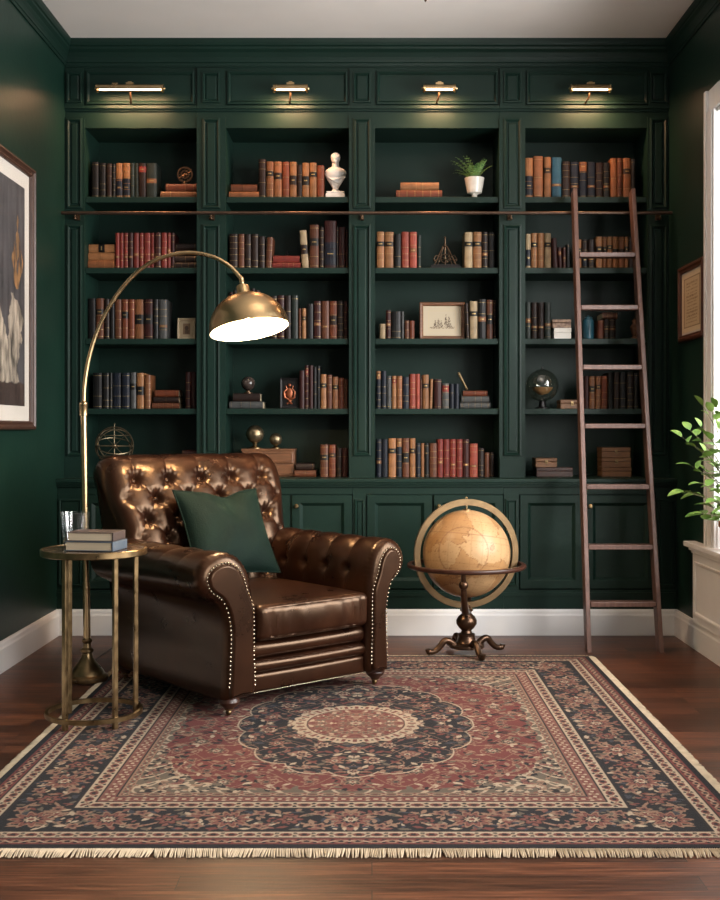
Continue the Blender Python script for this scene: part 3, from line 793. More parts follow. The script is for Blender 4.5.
# bust
r = thing('bust', 'white plaster bust of a draped person standing on a small pedestal', 'bust', (wx(335.5, .27), .27, ZS[1] + .0006))
k_ = 49.5 / sc(.27)   # total height
mb = MB(); hb = .5 * 19 / sc(.27)
mb.box(-hb, hb, -hb * .8, hb * .8, 0, .10 * k_); mb.box(-hb * .86, hb * .86, -hb * .7, hb * .7, .10 * k_, .125 * k_); mb.box(-hb * .95, hb * .95, -hb * .74, hb * .74, .125 * k_, .15 * k_)
mb.build('pedestal', STONE, r, bevel=.002)
mb = MB()
MBust = Matrix.Diagonal((k_, k_ * .62, k_, 1))
mb.lathe([(.0, .14), (.11, .145), (.10, .17), (.062, .20), (.058, .23), (.085, .28), (.125, .34), (.170, .41), (.205, .48), (.222, .54), (.212, .585), (.160, .625), (.095, .655), (.072, .68), (.068, .76)], 28, M=MBust)
def E(x, y, z, a, b, c): mb.sphere((x * k_, y * k_, z * k_), 1, 20, sx=a * k_, sy=b * k_, sz=c * k_)
E(0, -.03, .52, .15, .10, .10)
E(0, 0, .67, .066, .066, .10); E(0, -.01, .83, .086, .100, .118); E(0, .02, .87, .092, .100, .090); E(0, -.085, .76, .042, .04, .04)
E(0, -.102, .815, .013, .028, .035); E(0, -.095, .785, .022, .016, .007); E(-.08, .01, .825, .012, .022, .03); E(.08, .01, .825, .012, .022, .03)
E(-.03, -.088, .855, .022, .014, .010); E(.03, -.088, .855, .022, .014, .010)
for q in range(9):
    t = q / 8; M = None
    mb.tube([((-.22 + .10 * t) * k_, -.03 * k_, (.52 - .02 * t) * k_), ((-.06 + .09 * t) * k_, -.115 * k_, (.40 - .03 * t + .06 * (t - .5)) * k_), ((.10 + .11 * t) * k_, -.06 * k_, (.30 + .16 * t) * k_)], .010 * k_, 7)
for q in range(9):
    a = PI * q / 8; mb.sphere((.074 * k_ * math.cos(a), -.058 * k_, .855 * k_ + .070 * k_ * math.sin(a)), .020 * k_, 8)
    mb.sphere((.086 * k_ * math.cos(a), .02 * k_, .865 * k_ + .085 * k_ * math.sin(a)), .020 * k_, 8)
o = mb.build('figure', STONE, r)
rm = o.modifiers.new('Remesh', 'REMESH'); rm.mode = 'VOXEL'; rm.voxel_size = .0024; rm.use_smooth_shade = True
sm_ = o.modifiers.new('Smooth', 'SMOOTH'); sm_.iterations = 2; sm_.factor = .4

# tiny dark figure on the red stack (bust bay, second shelf)
z0 = ZS[2] + .0012 + 13.3 / SK + .0012
mb = MB(); mb.lathe([(.016, 0), (.016, .004), (.006, .010), (.009, .018), (.004, .030), (.006, .034), (0, .040)], 12)
o = mb.build('figurine', BLACK); o.location = (kx(285.7), YK + .08, z0); tag(o, 'tiny dark figurine standing on two red lying books', 'figurine')

# dark sphere on a pair of lying books (bust bay, fourth shelf)
z0 = ZS[4] + .0012 + 15.2 / SK + .0012
r = thing('sphere_ornament', 'dark polished sphere on a small foot atop two lying books', 'ornament', (kx(246.8), YK + .07, z0))
mb = MB(); mb.lathe([(.026, 0), (.026, .005), (.012, .010), (.012, .016), (.018, .020), (0, .020)], 18); mb.build('foot', BRONZE, r)
mb = MB(); mb.sphere((0, 0, .060), .042, 22); mb.build('ball', mat('dark_marble', (.018, .014, .013, 1), .15, col2=(.07, .05, .04, 1), scale=30), r)

# framed emblem plaque
Yp = YK + .03; W, H = spx(19.4), spx(31)
r = thing('plaque', 'dark framed plaque with a red-gold ornament beside dark red books', 'plaque', (kx(289.2), Yp, ZS[4] + .001))
mb = MB(); mb.rects(-W / 2, W / 2, 0, H, [(0, .03), (0, -.002), (.004, -.006), (.012, -.004), (.014, .004)]); mb.build('frame', [BLACK], r)
mb = MB()
mb.sphere((0, 0, H * .5), 1, 14, sx=.020, sy=.008, sz=.034); mb.sphere((0, 0, H * .76), .011, 10); mb.sphere((0, 0, H * .24), .011, 10)
for sg in (-1, 1):
    mb.tube([(0, 0, H * .28), (sg * .028, -.002, H * .36), (sg * .032, -.002, H * .54), (sg * .016, -.002, H * .64), (sg * .022, -.002, H * .74)], [.004, .007, .006, .005, .003], 8)
    mb.tube([(0, 0, H * .2), (sg * .016, -.002, H * .16)], .005, 8)
o = mb.build('emblem', mat('red_gold', (.26, .075, .03, 1), .4, .6, var=.4, scale=40), r); o['label'] = 'red-gold scrollwork ornament'

# wooden chest of two drawers with two brass orbs
Yd = .26
x0, x1 = wx(241.2, Yd), wx(295, Yd); zt = wz(448.8, Yd); H = zt - ZT - .0006; W = x1 - x0
r = thing('drawer_chest', 'small wooden chest of two drawers under two brass orbs', 'chest', ((x0 + x1) / 2, Yd, ZT + .0006))
mb = MB(); mb.box(-W / 2 + .004, W / 2 - .004, .006, .18, 0, H - .012); mb.build('body', WOODB, r, bevel=.002)
mb = MB(); mb.box(-W / 2, W / 2, 0, .184, H - .012, H); mb.build('top', WOODB, r, bevel=.002)
for q in range(2):
    a, b = .008 + q * (H - .02) / 2, (q + 1) * (H - .02) / 2 + .001
    mb = MB(); mb.rects(-W / 2 + .012, W / 2 - .012, a, b, [(0, .006), (0, -.004), (.004, -.006), (.009, -.006), (.011, -.003)]); d = mb.build('drawer', WOODB, r)
    mb = MB(); mb.sphere((0, -.010, (a + b) / 2), .007, 10); mb.tube([(0, -.003, (a + b) / 2), (0, -.01, (a + b) / 2)], .004, 8); kn = mb.build('knob', BRASSD, d); kn['label'] = 'round brass knob'
for (px, rr_, top, lab) in ((255, 9.0, 425.2, 'large'), (275.8, 6.3, 433.2, 'small')):
    Yo = .31; s_ = sc(Yo); R = rr_ / s_; zc = wz(top, Yo) - R - zt
    r = thing('orb', '%s engraved brass orb on a foot, on the wooden drawer chest' % lab, 'orb', (wx(px, Yo), Yo, zt + .0006))
    mb = MB(); mb.lathe([(R * .75, 0), (R * .75, .005), (R * .4, .011), (R * .24, .018), (R * .3, zc - R * .92), (R * .36, zc - R * .9), (0, zc - R * .9)], 18); mb.build('foot', BRASSD, r)
    mb = MB(); mb.sphere((0, 0, zc), R, 24); mb.ring(R * .99, R * 1.04, .006, 28, c=(0, 0, zc)); mb.build('ball', mat('engraved_brass_' + lab, (.40, .32, .20, 1), .33, .9, col2=(.12, .09, .05, 1), scale=45, bump=.4, bscale=50), r)

# dark instrument (fern bay, second shelf)
r = thing('balance_instrument', 'dark metal instrument with a peaked frame on a black base', 'ornament', on(445, 2, YK + .05))
W = spx(15); mb = MB(); mb.box(-W, W, -.04, .05, 0, .018); mb.box(-W * .93, W * .93, -.035, .045, .018, .028); mb.build('base', BLACK, r, bevel=.002)
mb = MB()
tz = spx(33)
for sg in (-1, 1):
    mb.tube([(sg * W * .72, -.02, .028), (sg * .012, 0, tz * .72)], .004, 8); mb.tube([(sg * W * .5, .02, .028), (sg * .008, 0, tz * .72)], .003, 8)
    mb.tube([(sg * .004, 0, .07), (sg * W * .62, -.01, .085), (sg * W * .8, -.01, .06)], .003, 8); mb.sphere((sg * W * .72, -.015, .055), .008, 10)
mb.tube([(0, 0, .028), (0, 0, tz)], .0045, 8); mb.sphere((0, 0, tz * .74), .010, 10); mb.sphere((0, 0, tz), .007, 10)
mb.tube([(-W * .55, -.012, .06), (W * .55, -.012, .06)], .0028, 8)
for k in range(14): pass
mb.tube([(.026 * math.cos(a), -.012, .066 + .026 * math.sin(a)) for a in [2 * PI * k / 24 for k in range(24)]], .0026, 6, closed=True)
mb.build('frame', BRONZE, r)
mb = MB(); mb.sphere((.0, -.014, .066), .009, 10); mb.sphere((W * .45, -.018, .075), .006, 8); mb.sphere((-W * .4, -.018, .05), .006, 8); mb.sphere((W * .1, -.018, .05), .006, 8); mb.build('weights', GOLDD, r)
r.children[-1].name = 'weight'

# fern in a footed white pot
r = thing('potted_fern', 'green fern in a footed white pot on the top shelf', 'plant', on(474.4, 1, YK + .040))
s_ = sc(YK + .040)
H = 21.5 / s_; R = 9.8 / s_
mb = MB(); mb.lathe([(R * .55, 0), (R * .52, .006), (R * .30, .016), (R * .26, .026), (R * .42, .034), (R * .74, .040), (R * .86, H * .6), (R * .97, H * .9), (R * 1.02, H), (R * .94, H), (R * .88, H * .86), (0, H * .86)], 28); mb.build('pot', CERAM, r)
mb = MB(); mb.lathe([(R * .9, H * .86), (0, H * .90)], 20); mb.build('soil', SOIL, r)
mb = MB(); rg = random.Random(5)
for k in range(30):
    a = 2 * PI * k / 30 * 2.618 + rg.uniform(-.2, .2); el = .74 + .20 * (k % 4) + rg.uniform(-.08, .08) + (.18 if math.cos(a) > .3 else 0)
    L = rg.uniform(.155, .190) * (.80 if math.sin(a) > .2 or math.cos(a) > .3 else .95); pts = []
    p = Vector((.012 * math.cos(a), .012 * math.sin(a), H * .9))
    for i in range(9):
        t = i / 8; e2 = el - t * t * 1.0
        pts.append(p.copy()); p = p + Vector((math.cos(a) * math.cos(e2), math.sin(a) * math.cos(e2), math.sin(e2))) * (L / 8)
    mb.tube(pts, [.0016 - .0012 * i / 8 for i in range(9)], 5)
    sd = Vector((-math.sin(a), math.cos(a), 0))
    for i in range(1, 9):
        t = i / 8; ll = .022 * math.sin(PI * min(1, .12 + t * .86)) + .004; dirv = (pts[i] - pts[i - 1]).normalized()
        for sg in (-1, 1):
            for off in (0,):
                b0 = pts[i] - dirv * (L / 8) * off; tip = b0 + (sd * sg + dirv * .55 + Vector((0, 0, -.18))).normalized() * ll
                mid = (b0 + tip) / 2; wv = dirv * .0030
                mb.add([b0, mid + wv + Vector((0, 0, .0015)), tip, mid - wv - Vector((0, 0, .001))], [(0, 1, 2, 3)], 0)
mb.build('frond_foliage', FERN, r)

# brass tube leaning on the stack (fern bay, fourth shelf)
z0 = ZS[4] + .0018 + 17.9 / SK
Yt = YK + .05
p0 = Vector((wx(467, Yt), Yt, z0 + .007)); p1 = Vector((wx(458.8, Yt), Yt + .02, wz(372.5, Yt)))
dv = (p1 - p0); Lg = dv.length
r = thing('brass_tube', 'polished brass tube propped at an angle on the lying grey books', 'tube', p0)
r.rotation_euler = dv.to_track_quat('Z', 'Y').to_euler()
mb = MB(); mb.lathe([(.0068, 0), (.0068, Lg * .5), (.0082, Lg * .5), (.0082, Lg), (.006, Lg), (.006, Lg - .004), (0, Lg - .004)], 16); mb.build('barrel', BRASS, r)
mb = MB(); mb.ring(.0066, .0094, .006, 18, c=(0, 0, Lg * .96)); mb.ring(.0066, .0092, .005, 18, c=(0, 0, .004)); mb.build('collar', BRASSD, r)

# boxes (ladder bay)
def casket(name, label, px0, px1, py0, py1, row, m_, Yb=YK + .02, depth=.14, clasp=True, z=None, cat='box', lidm=None):
    s_ = sc(Yb); W = (px1 - px0) / s_; H = (py1 - py0) / s_
    r = thing(name, label, cat, (wx((px0 + px1) / 2, Yb), Yb, (ZS[row] + .0006) if z is None else z))
    zl = H * .62
    mb = MB(); mb.box(-W / 2, W / 2, 0, depth, 0, zl - .0015); mb.build('body', m_, r, bevel=.0025)
    mb = MB(); mb.box(-W / 2 - .001, W / 2 + .001, -.001, depth + .001, zl, H); mb.build('lid', lidm or m_, r, bevel=.003)
    if clasp:
        mb = MB(); mb.box(-.008, .008, -.005, .0, zl - .014, zl + .01); mb.sphere((0, -.005, zl - .006), .005, 8); mb.build('clasp', BRASSD, r)
    return r, H
DEC = mat('inlaid_wood', srgb(84, 54, 42), .5, col2=srgb(170, 138, 110), scale=60)
r1, h1 = casket('box', 'white card box under a dark inlaid box behind the ladder stile', 554, 571.2, 326.4, 337.9, 3, mat('white_card', srgb(236, 230, 220), .8), clasp=False)
casket('box', 'dark inlaid box on top of the white card box', 552.4, 571, 317.8, 326.2, 3, DEC, z=ZS[3] + .0014 + h1, clasp=False)
casket('box', 'tan wooden box behind the ladder next to the glass globe', 560.6, 583.8, 399, 408, 4, WOODT)
r1, h1 = casket('box', 'flat dark red-brown box at the bottom on the countertop', 536.6, 572.8, 466.6, 476, 5, WOODD, clasp=False)
casket('box', 'small tan box with a clasp on top of the flat dark box', 535.6, 557, 457.2, 466.2, 5, WOODT, z=ZT + .0014 + h1)
z = ZT + .0006
for i, (a, b, lab) in enumerate(((466.6, 476, 'lowest'), (457.2, 466.4, 'middle'), (446.8, 457, 'topmost'))):
    r1, h1 = casket('trunk_box', '%s tan wooden box of the three stacked behind the ladder' % lab, 602.2 - .2 * i, 631.4 - .4 * i, a, b, 5, WOODT, z=z, clasp=(i != 0)); z += h1 + .0016
    r1['group'] = 'three stacked boxes on the countertop'
# teal jar
r = thing('jar', 'teal glazed jar on the third shelf behind the ladder', 'jar', on(588.5, 3, YK + .06)); s_ = sc(YK + .06); H = 24.5 / s_; R = 5.4 / s_
mb = MB(); mb.lathe([(R * .8, 0), (R, .008), (R, H * .78), (R * .85, H * .84), (R * .7, H * .86), (0, H * .86)], 24); mb.build('body', mat('teal_glaze', srgb(44, 92, 108), .25, var=.3, scale=20), r)
mb = MB(); mb.lathe([(R * .78, H * .86), (R * .8, H * .9), (R * .5, H * .95), (R * .15, H * .96), (R * .2, H), (0, H)], 20); mb.build('lid', mat('teal_lid', srgb(40, 80, 94), .3), r)
# dark carved wood piece in the shadow
r = thing('carved_ornament', 'dark carved wooden ornament deep in the shade of the third shelf', 'ornament', on(634.5, 3, YK + .08)); 
mb = MB(); mb.lathe([(.026, 0), (.026, .01), (.012, .02), (.022, .05), (.028, .075), (.012, .10), (.016, .115), (0, .13)], 18); mb.build('body', WOODB, r)
# smoked glass globe
Yg = .30; s_ = sc(Yg); R = 16.3 / s_; zc = wz(385.5, Yg) - ZS[4]
r = thing('glass_globe', 'smoky glass globe on a dark foot on the fourth shelf', 'globe', (wx(542.3, Yg), Yg, ZS[4] + .0006))
mb = MB(); mb.lathe([(.040, 0), (.040, .006), (.022, .012), (.018, zc - R + .004), (0, zc - R + .004)], 24); mb.build('foot', BLACK, r)
mb = MB(); mb.sphere((0, 0, zc), R, 32); mb.build('glass_ball', SMOKE, r)
mb = MB(); mb.lathe([(.004, -.002), (.004, .012), (0, .016)], 10, c=(0, 0, zc + R)); mb.build('finial', BLACK, r)
mb = MB(); mb.lathe([(0, -.058), (.03, -.05), (.055, -.028), (.062, -.012), (.058, -.012), (.05, -.028), (0, -.05)], 24, c=(0, 0, zc)); mb.build('inner_bowl', mat('inner_tan', srgb(170, 130, 84), .5), r)

# ================================================================== LADDER
lad = thing('library_ladder', 'tall walnut library ladder leaning on the bronze rail', 'ladder', (wx(620, -.503), -.503, 0))
YL0, ZL1, YL1 = -.47, 2.414, .033
def ly(z): return YL0 + (YL1 - YL0) * z / ZL1
def on_ladder(px, py):
    z = 1.0
    for _ in range(30): z = wz(py, ly(z))
    return Vector((wx(px, ly(z)), ly(z), z))
tilt = math.atan2(YL1 - YL0, ZL1)
nrm = Vector((0, -math.cos(tilt), math.sin(tilt)))
bl = Vector((wx(588, ly(0)), ly(0), 0)); br_ = Vector((wx(660, ly(0)), ly(0), 0)); tl = on_ladder(574, 191); tr = on_ladder(632, 191)
for (p, q) in ((bl, tl), (br_, tr)):
    d = (q - p).normalized(); sd = d.cross(nrm).normalized(); hw, hd = .0118, .038
    mb = MB(); vs = []
    for c in (p, q):
        for (a, b) in ((-1, -1), (1, -1), (1, 1), (-1, 1)): vs.append(c + sd * a * hw + nrm * b * hd)
    for v in vs[:4]:
        v += d * (-(v.z) / d.z)        # cut level with the floor
    mb.add(vs, [(0, 3, 2, 1), (4, 5, 6, 7), (0, 1, 5, 4), (1, 2, 6, 5), (2, 3, 7, 6), (3, 0, 4, 7)])
    mb.build('stile', LADW, lad, True, bevel=.003)
for y in (255.5, 308, 367.5, 426, 486.5, 546.5, 603.5):
    c = on_ladder(0, y); t = c.z / tl.z
    x0 = bl.x + (tl.x - bl.x) * t + .014; x1 = br_.x + (tr.x - br_.x) * t - .014
    mb = MB(); mb.box(x0, x1, c.y - .040, c.y + .034, c.z - .013, c.z + .013); mb.build('rung', LADW, lad, True, bevel=.003)
for px in (573.5, 632.5):
    x = wx(px, .07)
    mb = MB(); mb.box(x - .008, x + .008, .070, .0745, zr - .05, zr + .05); mb.tube([(x, .072, zr + .045), (x, .088, zr + .034), (x, .102, zr + .014), (x, .1035, zr)], .005, 8); mb.build('hook', BRONZE, lad, True)

# ================================================================== RUG
RX0, RX1, RY0, RY1 = -1.235, 1.108, -3.235, -.63
def build_rug():
    w, l = (RX1 - RX0) / 2, (RY1 - RY0) / 2
    nx, ny = 761, 821
    X, Y = np.meshgrid(np.linspace(-w, w, nx), np.linspace(-l, l, ny))
    ax, ay = np.abs(X), np.abs(Y)
    ex, ey = w - ax, l - ay
    e = np.minimum(ex, ey); side = ex < ey
    t = np.where(side, ay, ax)
    pal = dict(navy=(15, 14, 20), red=(110, 44, 36), rose=(122, 72, 60), cream=(178, 156, 128), tan=(142, 108, 84), sage=(98, 86, 70), dark=(30, 20, 20), blue=(50, 54, 64), rust=(112, 54, 42))
    P = {k: lin(v) for k, v in pal.items()}
    C = np.empty(X.shape + (3,)); C[:] = P['red']
    rg = np.random.RandomState(11)
    def paint(q, c): C[q] = P[c]
    BAND = [(.0, .026, 'navy'), (.026, .070, 'red'), (.070, .077, 'dark'), (.077, .122, 'cream'), (.122, .130, 'dark'), (.130, .318, 'navy'), (.318, .325, 'dark'), (.325, .376, 'cream'),
            (.376, .382, 'dark'), (.382, .428, 'rose'), (.428, .433, 'dark'), (.433, .465, 'tan')]
    for a, b, c in BAND: paint((e >= a) & (e < b), c)
    # small repeating motifs in narrow bands (t along the band, d across)
    def band_motif(a, b, step, c1, c2, c3):
        c = (a + b) / 2; hwid = (b - a) / 2
        u = (t / step) % 1 - .5; d = (e - c) / hwid
        inb = (e >= a) & (e < b)
        wave = np.sin(2 * PI * t / step / 2) * .45
        paint(inb & (np.abs(d - wave) < .16), c3)
        paint(inb & ((u / .34) ** 2 + (d / .62) ** 2 < 1), c1)
        paint(inb & ((u / .17) ** 2 + (d / .32) ** 2 < 1), c2)
        u2 = ((t / step) + .5) % 1 - .5
        paint(inb & ((u2 / .13) ** 2 + ((np.abs(d) - .55) / .25) ** 2 < 1), c2)
    band_motif(.028, .068, .048, 'tan', 'navy', 'cream')
    band_motif(.079, .120, .052, 'rust', 'navy', 'tan')
    band_motif(.327, .374, .058, 'rust', 'navy', 'tan')
    band_motif(.384, .426, .050, 'red', 'cream', 'tan')
    band_motif(.435, .464, .050, 'sage', 'red', 'cream')
    def flower(cx, cy, r, cols, petals=8, asp=1.0, rot=0, region=None):
        i0, i1 = np.searchsorted(X[0], (cx - r * 1.3, cx + r * 1.3)); j0, j1 = np.searchsorted(Y[:, 0], (cy - r * asp * 1.3 - .01, cy + r * asp * 1.3 + .01))
        if i1 <= i0 or j1 <= j0: return
        x = X[j0:j1, i0:i1] - cx; y = (Y[j0:j1, i0:i1] - cy) / asp
        rr = np.hypot(x, y) / r; th = np.arctan2(y, x) + rot
        ed = .80 + .20 * np.cos(petals * th)
        sub = C[j0:j1, i0:i1]
        ok = np.ones(x.shape, bool) if region is None else region[j0:j1, i0:i1]
        n = len(cols)
        for k, c in enumerate(cols):
            f = 1 - k / n
            sub[ok & (rr < ed * f)] = P[c]
    def leaf(cx, cy, L, W, ang, c, region=None):
        i0, i1 = np.searchsorted(X[0], (cx - L, cx + L)); j0, j1 = np.searchsorted(Y[:, 0], (cy - L, cy + L))
        if i1 <= i0 or j1 <= j0: return
        x = X[j0:j1, i0:i1] - cx; y = Y[j0:j1, i0:i1] - cy
        u = (x * math.cos(ang) + y * math.sin(ang)) / L; v = (-x * math.sin(ang) + y * math.cos(ang)) / W
        q = (np.abs(v) < (1 - u * u)) & (np.abs(u) < 1)
        if region is not None: q &= region[j0:j1, i0:i1]
        C[j0:j1, i0:i1][q] = P[c]
    def mirror(fn, cx, cy, *a, rot=None, **k):
        for sx in (-1, 1):
            for sy in (-1, 1):
                if rot is None: fn(cx * sx, cy * sy, *a, **k)
                else:
                    ang = rot if sx * sy > 0 else -rot
                    fn(cx * sx, cy * sy, *a[:2], ang, *a[2:], **k)
    # main border
    mbd = (e >= .132) & (e < .316)
    c0 = .224
    d = (e - c0)
    for ph, amp in ((0, .055), (PI, .055)):
        wv = amp * np.sin(2 * PI * t / .36 + ph)
        paint(mbd & (np.abs(d - wv) < .0062), 'tan')
    for q in range(760):
        tt = rg.rand() * 1.4; dd = (rg.rand() - .5) * .17; an = rg.rand() * PI; L = .010 + .012 * rg.rand(); c = ['tan', 'rose', 'tan', 'sage', 'rust', 'blue', 'cream'][rg.randint(7)]
        if rg.rand() < .5:
            cx, cy = w - c0 - dd, tt
            if cy > l - c0 - .02: continue
        else:
            cx, cy = tt, l - c0 - dd
            if cx > w - c0 - .02: continue
        mirror(leaf, cx, cy, L, L * .42, c, rot=an, region=mbd)
    def palm(cx, cy, big, hor):
        a = 1.0
        if big: mirror(flower, cx, cy, .072, ['tan', 'rust', 'rose', 'navy', 'cream', 'rust'], petals=10, region=mbd)
        else: mirror(flower, cx, cy, .050, ['dark', 'rust', 'rose', 'dark', 'tan'], petals=6, region=mbd)
    for k in range(9):
        tt = k * .18
        if tt < l - c0 - .10: palm(w - c0 + (.0 if k % 2 == 0 else .0), tt, k % 2 == 0, False)
        if tt < w - c0 - .10: palm(tt, l - c0, k % 2 == 0, True)
    palm(w - c0, l - c0, True, True)
    for k in range(18):
        tt = .09 + .18 * (k // 2); sg = 1 if k % 2 else -1
        if tt < l - c0 - .06: mirror(flower, w - c0 + sg * .055, tt, .026, ['tan', 'rose', 'navy'], petals=5, region=mbd)
        if tt < w - c0 - .06: mirror(flower, tt, l - c0 + sg * .055, .026, ['tan', 'rose', 'navy'], petals=5, region=mbd)
    # field
    fw, fl = w - .465, l - .465
    fld = (e >= .465)
    th = np.arctan2(ay / fl, ax / fw)
    rs = ((ax / fw) ** 3.4 + (ay / fl) ** 3.4) ** (1 / 3.4)
    sp = fld & (rs > .972 + .012 * np.cos(36 * th))
    redf = fld & ~sp
    paint(sp, 'sage')
    # arabesque lines on the field
    def vines(region, c, f, wd, seed):
        a = np.sin(f * ax + 2.1 * np.sin(f * .62 * ay + seed)); b = np.sin(f * .9 * ay + 2.1 * np.sin(f * .7 * ax + seed * 2))
        paint(region & ((np.abs(a) < wd) | (np.abs(b) < wd)), c)
    vines(redf, 'tan', 30, .075, .7)
    vines(sp, 'cream', 34, .2, .4)
    for q in range(560):
        cx, cy = rg.rand() * fw, rg.rand() * fl; an = rg.rand() * PI; L = .010 + .013 * rg.rand()
        c = ['tan', 'cream', 'sage', 'tan', 'dark', 'tan', 'navy'][rg.randint(7)]
        mirror(leaf, cx, cy, L, L * .42, c, rot=an, region=redf)
    for q in range(620):
        cx, cy = fw * (.35 + .65 * rg.rand()), fl * (.35 + .65 * rg.rand()); an = rg.rand() * PI; L = .010 + .010 * rg.rand()
        mirror(leaf, cx, cy, L, L * .5, ['cream', 'dark', 'rose', 'navy', 'tan', 'cream'][rg.randint(6)], rot=an, region=sp)
    for i in range(6):
        for j in range(7):
            cx = (i + (.5 if j % 2 else 0)) * .142; cy = j * .118 + .02
            if cx > fw or cy > fl: continue
            if (i + j) % 3 == 0: mirror(flower, cx, cy, .040, ['tan', 'dark', 'sage', 'cream', 'red'], petals=8, region=redf)
            else: mirror(flower, cx, cy, .030, ['tan', 'red', 'sage', 'dark'], petals=6, region=redf)
    # medallion
    ma, mb_ = .475, .70
    thm = np.arctan2(Y / mb_, X / ma); rm = np.hypot(X / ma, Y / mb_)
    ed = .905 + .075 * np.abs(np.cos(8 * thm)) ** .75 
    md = (rm < ed) & fld
    paint(md, 'cream'); md2 = rm < ed - .013; paint(md2 & fld, 'navy')
    vines(md2, 'tan', 30, .06, 1.3)
    for q in range(300):
        cx, cy = rg.rand() * ma, rg.rand() * mb_; an = rg.rand() * PI; L = .011 + .014 * rg.rand()
        mirror(leaf, cx, cy, L, L * .42, ['tan', 'rose', 'tan', 'blue', 'rust', 'sage', 'cream'][rg.randint(7)], rot=an, region=md2)
    for rr_, n_, sz in ((.50, 12, .034), (.72, 16, .036), (.88, 16, .022)):
        for k in range(n_):
            a = 2 * PI * (k + .5 * (rr_ == .72)) / n_
            flower(ma * rr_ * math.cos(a), mb_ * rr_ * math.sin(a), sz, ['tan', 'rose', 'rust', 'cream', 'navy'] if k % 2 else ['cream', 'rose', 'navy', 'tan'], petals=7, region=md2)
    # central roundel
    ca, cb = .255, .285
    thc = np.arctan2(Y / cb, X / ca); rc = np.hypot(X / ca, Y / cb)
    q1 = rc < .97 + .03 * np.cos(24 * thc)
    paint(q1, 'cream'); paint(q1 & (rc > .80) & (np.abs(np.sin(16 * thc)) < .5) & (rc < .92), 'rust'); paint(q1 & (rc > .84) & (rc < .89) & (np.abs(np.cos(16 * thc)) < .3), 'navy')
    q2 = rc < .76; paint(q2, 'dark'); paint(rc < .745, 'rose'); q2 = rc < .73
    for q in range(120):
        cx, cy = rg.rand() * ca * .7, rg.rand() * cb * .7; an = rg.rand() * PI; L = .010 + .012 * rg.rand()
        mirror(leaf, cx, cy, L, L * .42, ['tan', 'red', 'cream', 'sage', 'red'][rg.randint(5)], rot=an, region=q2)
    for k in range(10):
        a = 2 * PI * k / 10; flower(ca * .5 * math.cos(a), cb * .5 * math.sin(a), .026, ['tan', 'sage', 'red'], petals=6, region=q2)
    flower(0, 0, .07, ['tan', 'red', 'sage', 'cream', 'red'], petals=12)
    # yarn variation: abrash and knots
    C *= (1 + .16 * (rg.rand(ny, nx)[:, :, None] - .5)) * (1 + .05 * np.sin(Y * 9 + 1.3 * np.sin(Y * 23)))[:, :, None]
    grey = C.mean(-1, keepdims=True); C[:] = (C * .88 + grey * .12) * .74
    Z = np.full(X.shape, .0095) + .0007 * rg.rand(ny, nx)
    Z[0, :] = Z[-1, :] = .0012; Z[:, 0] = Z[:, -1] = .0012
    o = colour_grid('rug', attr_mat('rug_pile', 1.0, 0, .35, 420), X, Y, Z, np.clip(C, 0, 1))
    o.location = ((RX0 + RX1) / 2, (RY0 + RY1) / 2, 0)
    tag(o, 'large red and navy patterned rug with fringed edges under the armchair', 'rug')
    FR = mat('fringe_cotton', srgb(186, 168, 142), .95, var=.15, scale=30)
    for (nm, L, fx, ln) in (('s', 2 * w, lambda a: (a - w, -l, 0, -1), .052), ('n', 2 * w, lambda a: (a - w, l, 0, 1), .04), ('w', 2 * l, lambda a: (-w, a - l, -1, 0), .03), ('e', 2 * l, lambda a: (w, a - l, 1, 0), .034)):
        mb = MB(); n = int(L / .0048); r_ = random.Random(len(nm) + int(L * 100))
        sk = 0
        for k in range(n):
            if k % 11 == 0: sk = r_.uniform(-.010, .010)
            x, y, dx, dy = fx((k + .5) * L / n)
            g = r_.uniform(.84, 1.06) * ln; s1 = sk * .7 + r_.uniform(-.005, .005); wd = .0026
            tx, ty = -dy, dx
            pts = [(x - dx * .006, y - dy * .006, .006), (x + dx * g * .5 + tx * s1 * .4, y + dy * g * .5 + ty * s1 * .4, .006 + r_.uniform(0, .003)), (x + dx * g + tx * s1, y + dy * g + ty * s1, .003)]
            mb.tube(pts, [wd, wd, wd * .7], 4)
        mb.build('fringe', FR, o, recalc=False)
build_rug()
ZR = .0105

# ================================================================== ARMCHAIR
CH = (-.549, -1.212); CA = math.radians(41)
chair = thing('armchair', 'deep-buttoned brown leather armchair with rolled arms on the rug', 'armchair', (CH[0], CH[1], ZR), CA)

def inset_r(de, r): return 0 if de >= r else r - math.sqrt(max(0, r * r - (r - de) ** 2))
def loft_body(mb, P, lens, inset, disp, fmap, mi=0):
    """P: closed outline (n,2); lens: stations; inset(i); disp(l, j)"""
    n = len(P)
    T = np.roll(P, -1, 0) - np.roll(P, 1, 0); T /= np.linalg.norm(T, axis=1)[:, None]
    N = np.stack([T[:, 1], -T[:, 0]], 1)
    area = .5 * np.sum(P[:, 0] * np.roll(P[:, 1], -1) - np.roll(P[:, 0], -1) * P[:, 1])
    if area < 0: N = -N
    vs, fs = [], []
    for l, ins in zip(lens, inset):
        dd = disp(l) if disp else 0
        Q = P + N * (dd - ins)[:, None] if disp else P - N * ins
        for q in Q: vs.append(fmap(l, q[0], q[1]))
    for i in range(len(lens) - 1):
        for j in range(n):
            j2 = (j + 1) % n
            fs.append((i * n + j, i * n + j2, (i + 1) * n + j2, (i + 1) * n + j))
    mb.add(vs, fs, mi, True)
    mb.add(vs[:n], [tuple(range(n))], mi, True); mb.add(vs[-n:], [tuple(range(n))], mi, True)
    return N
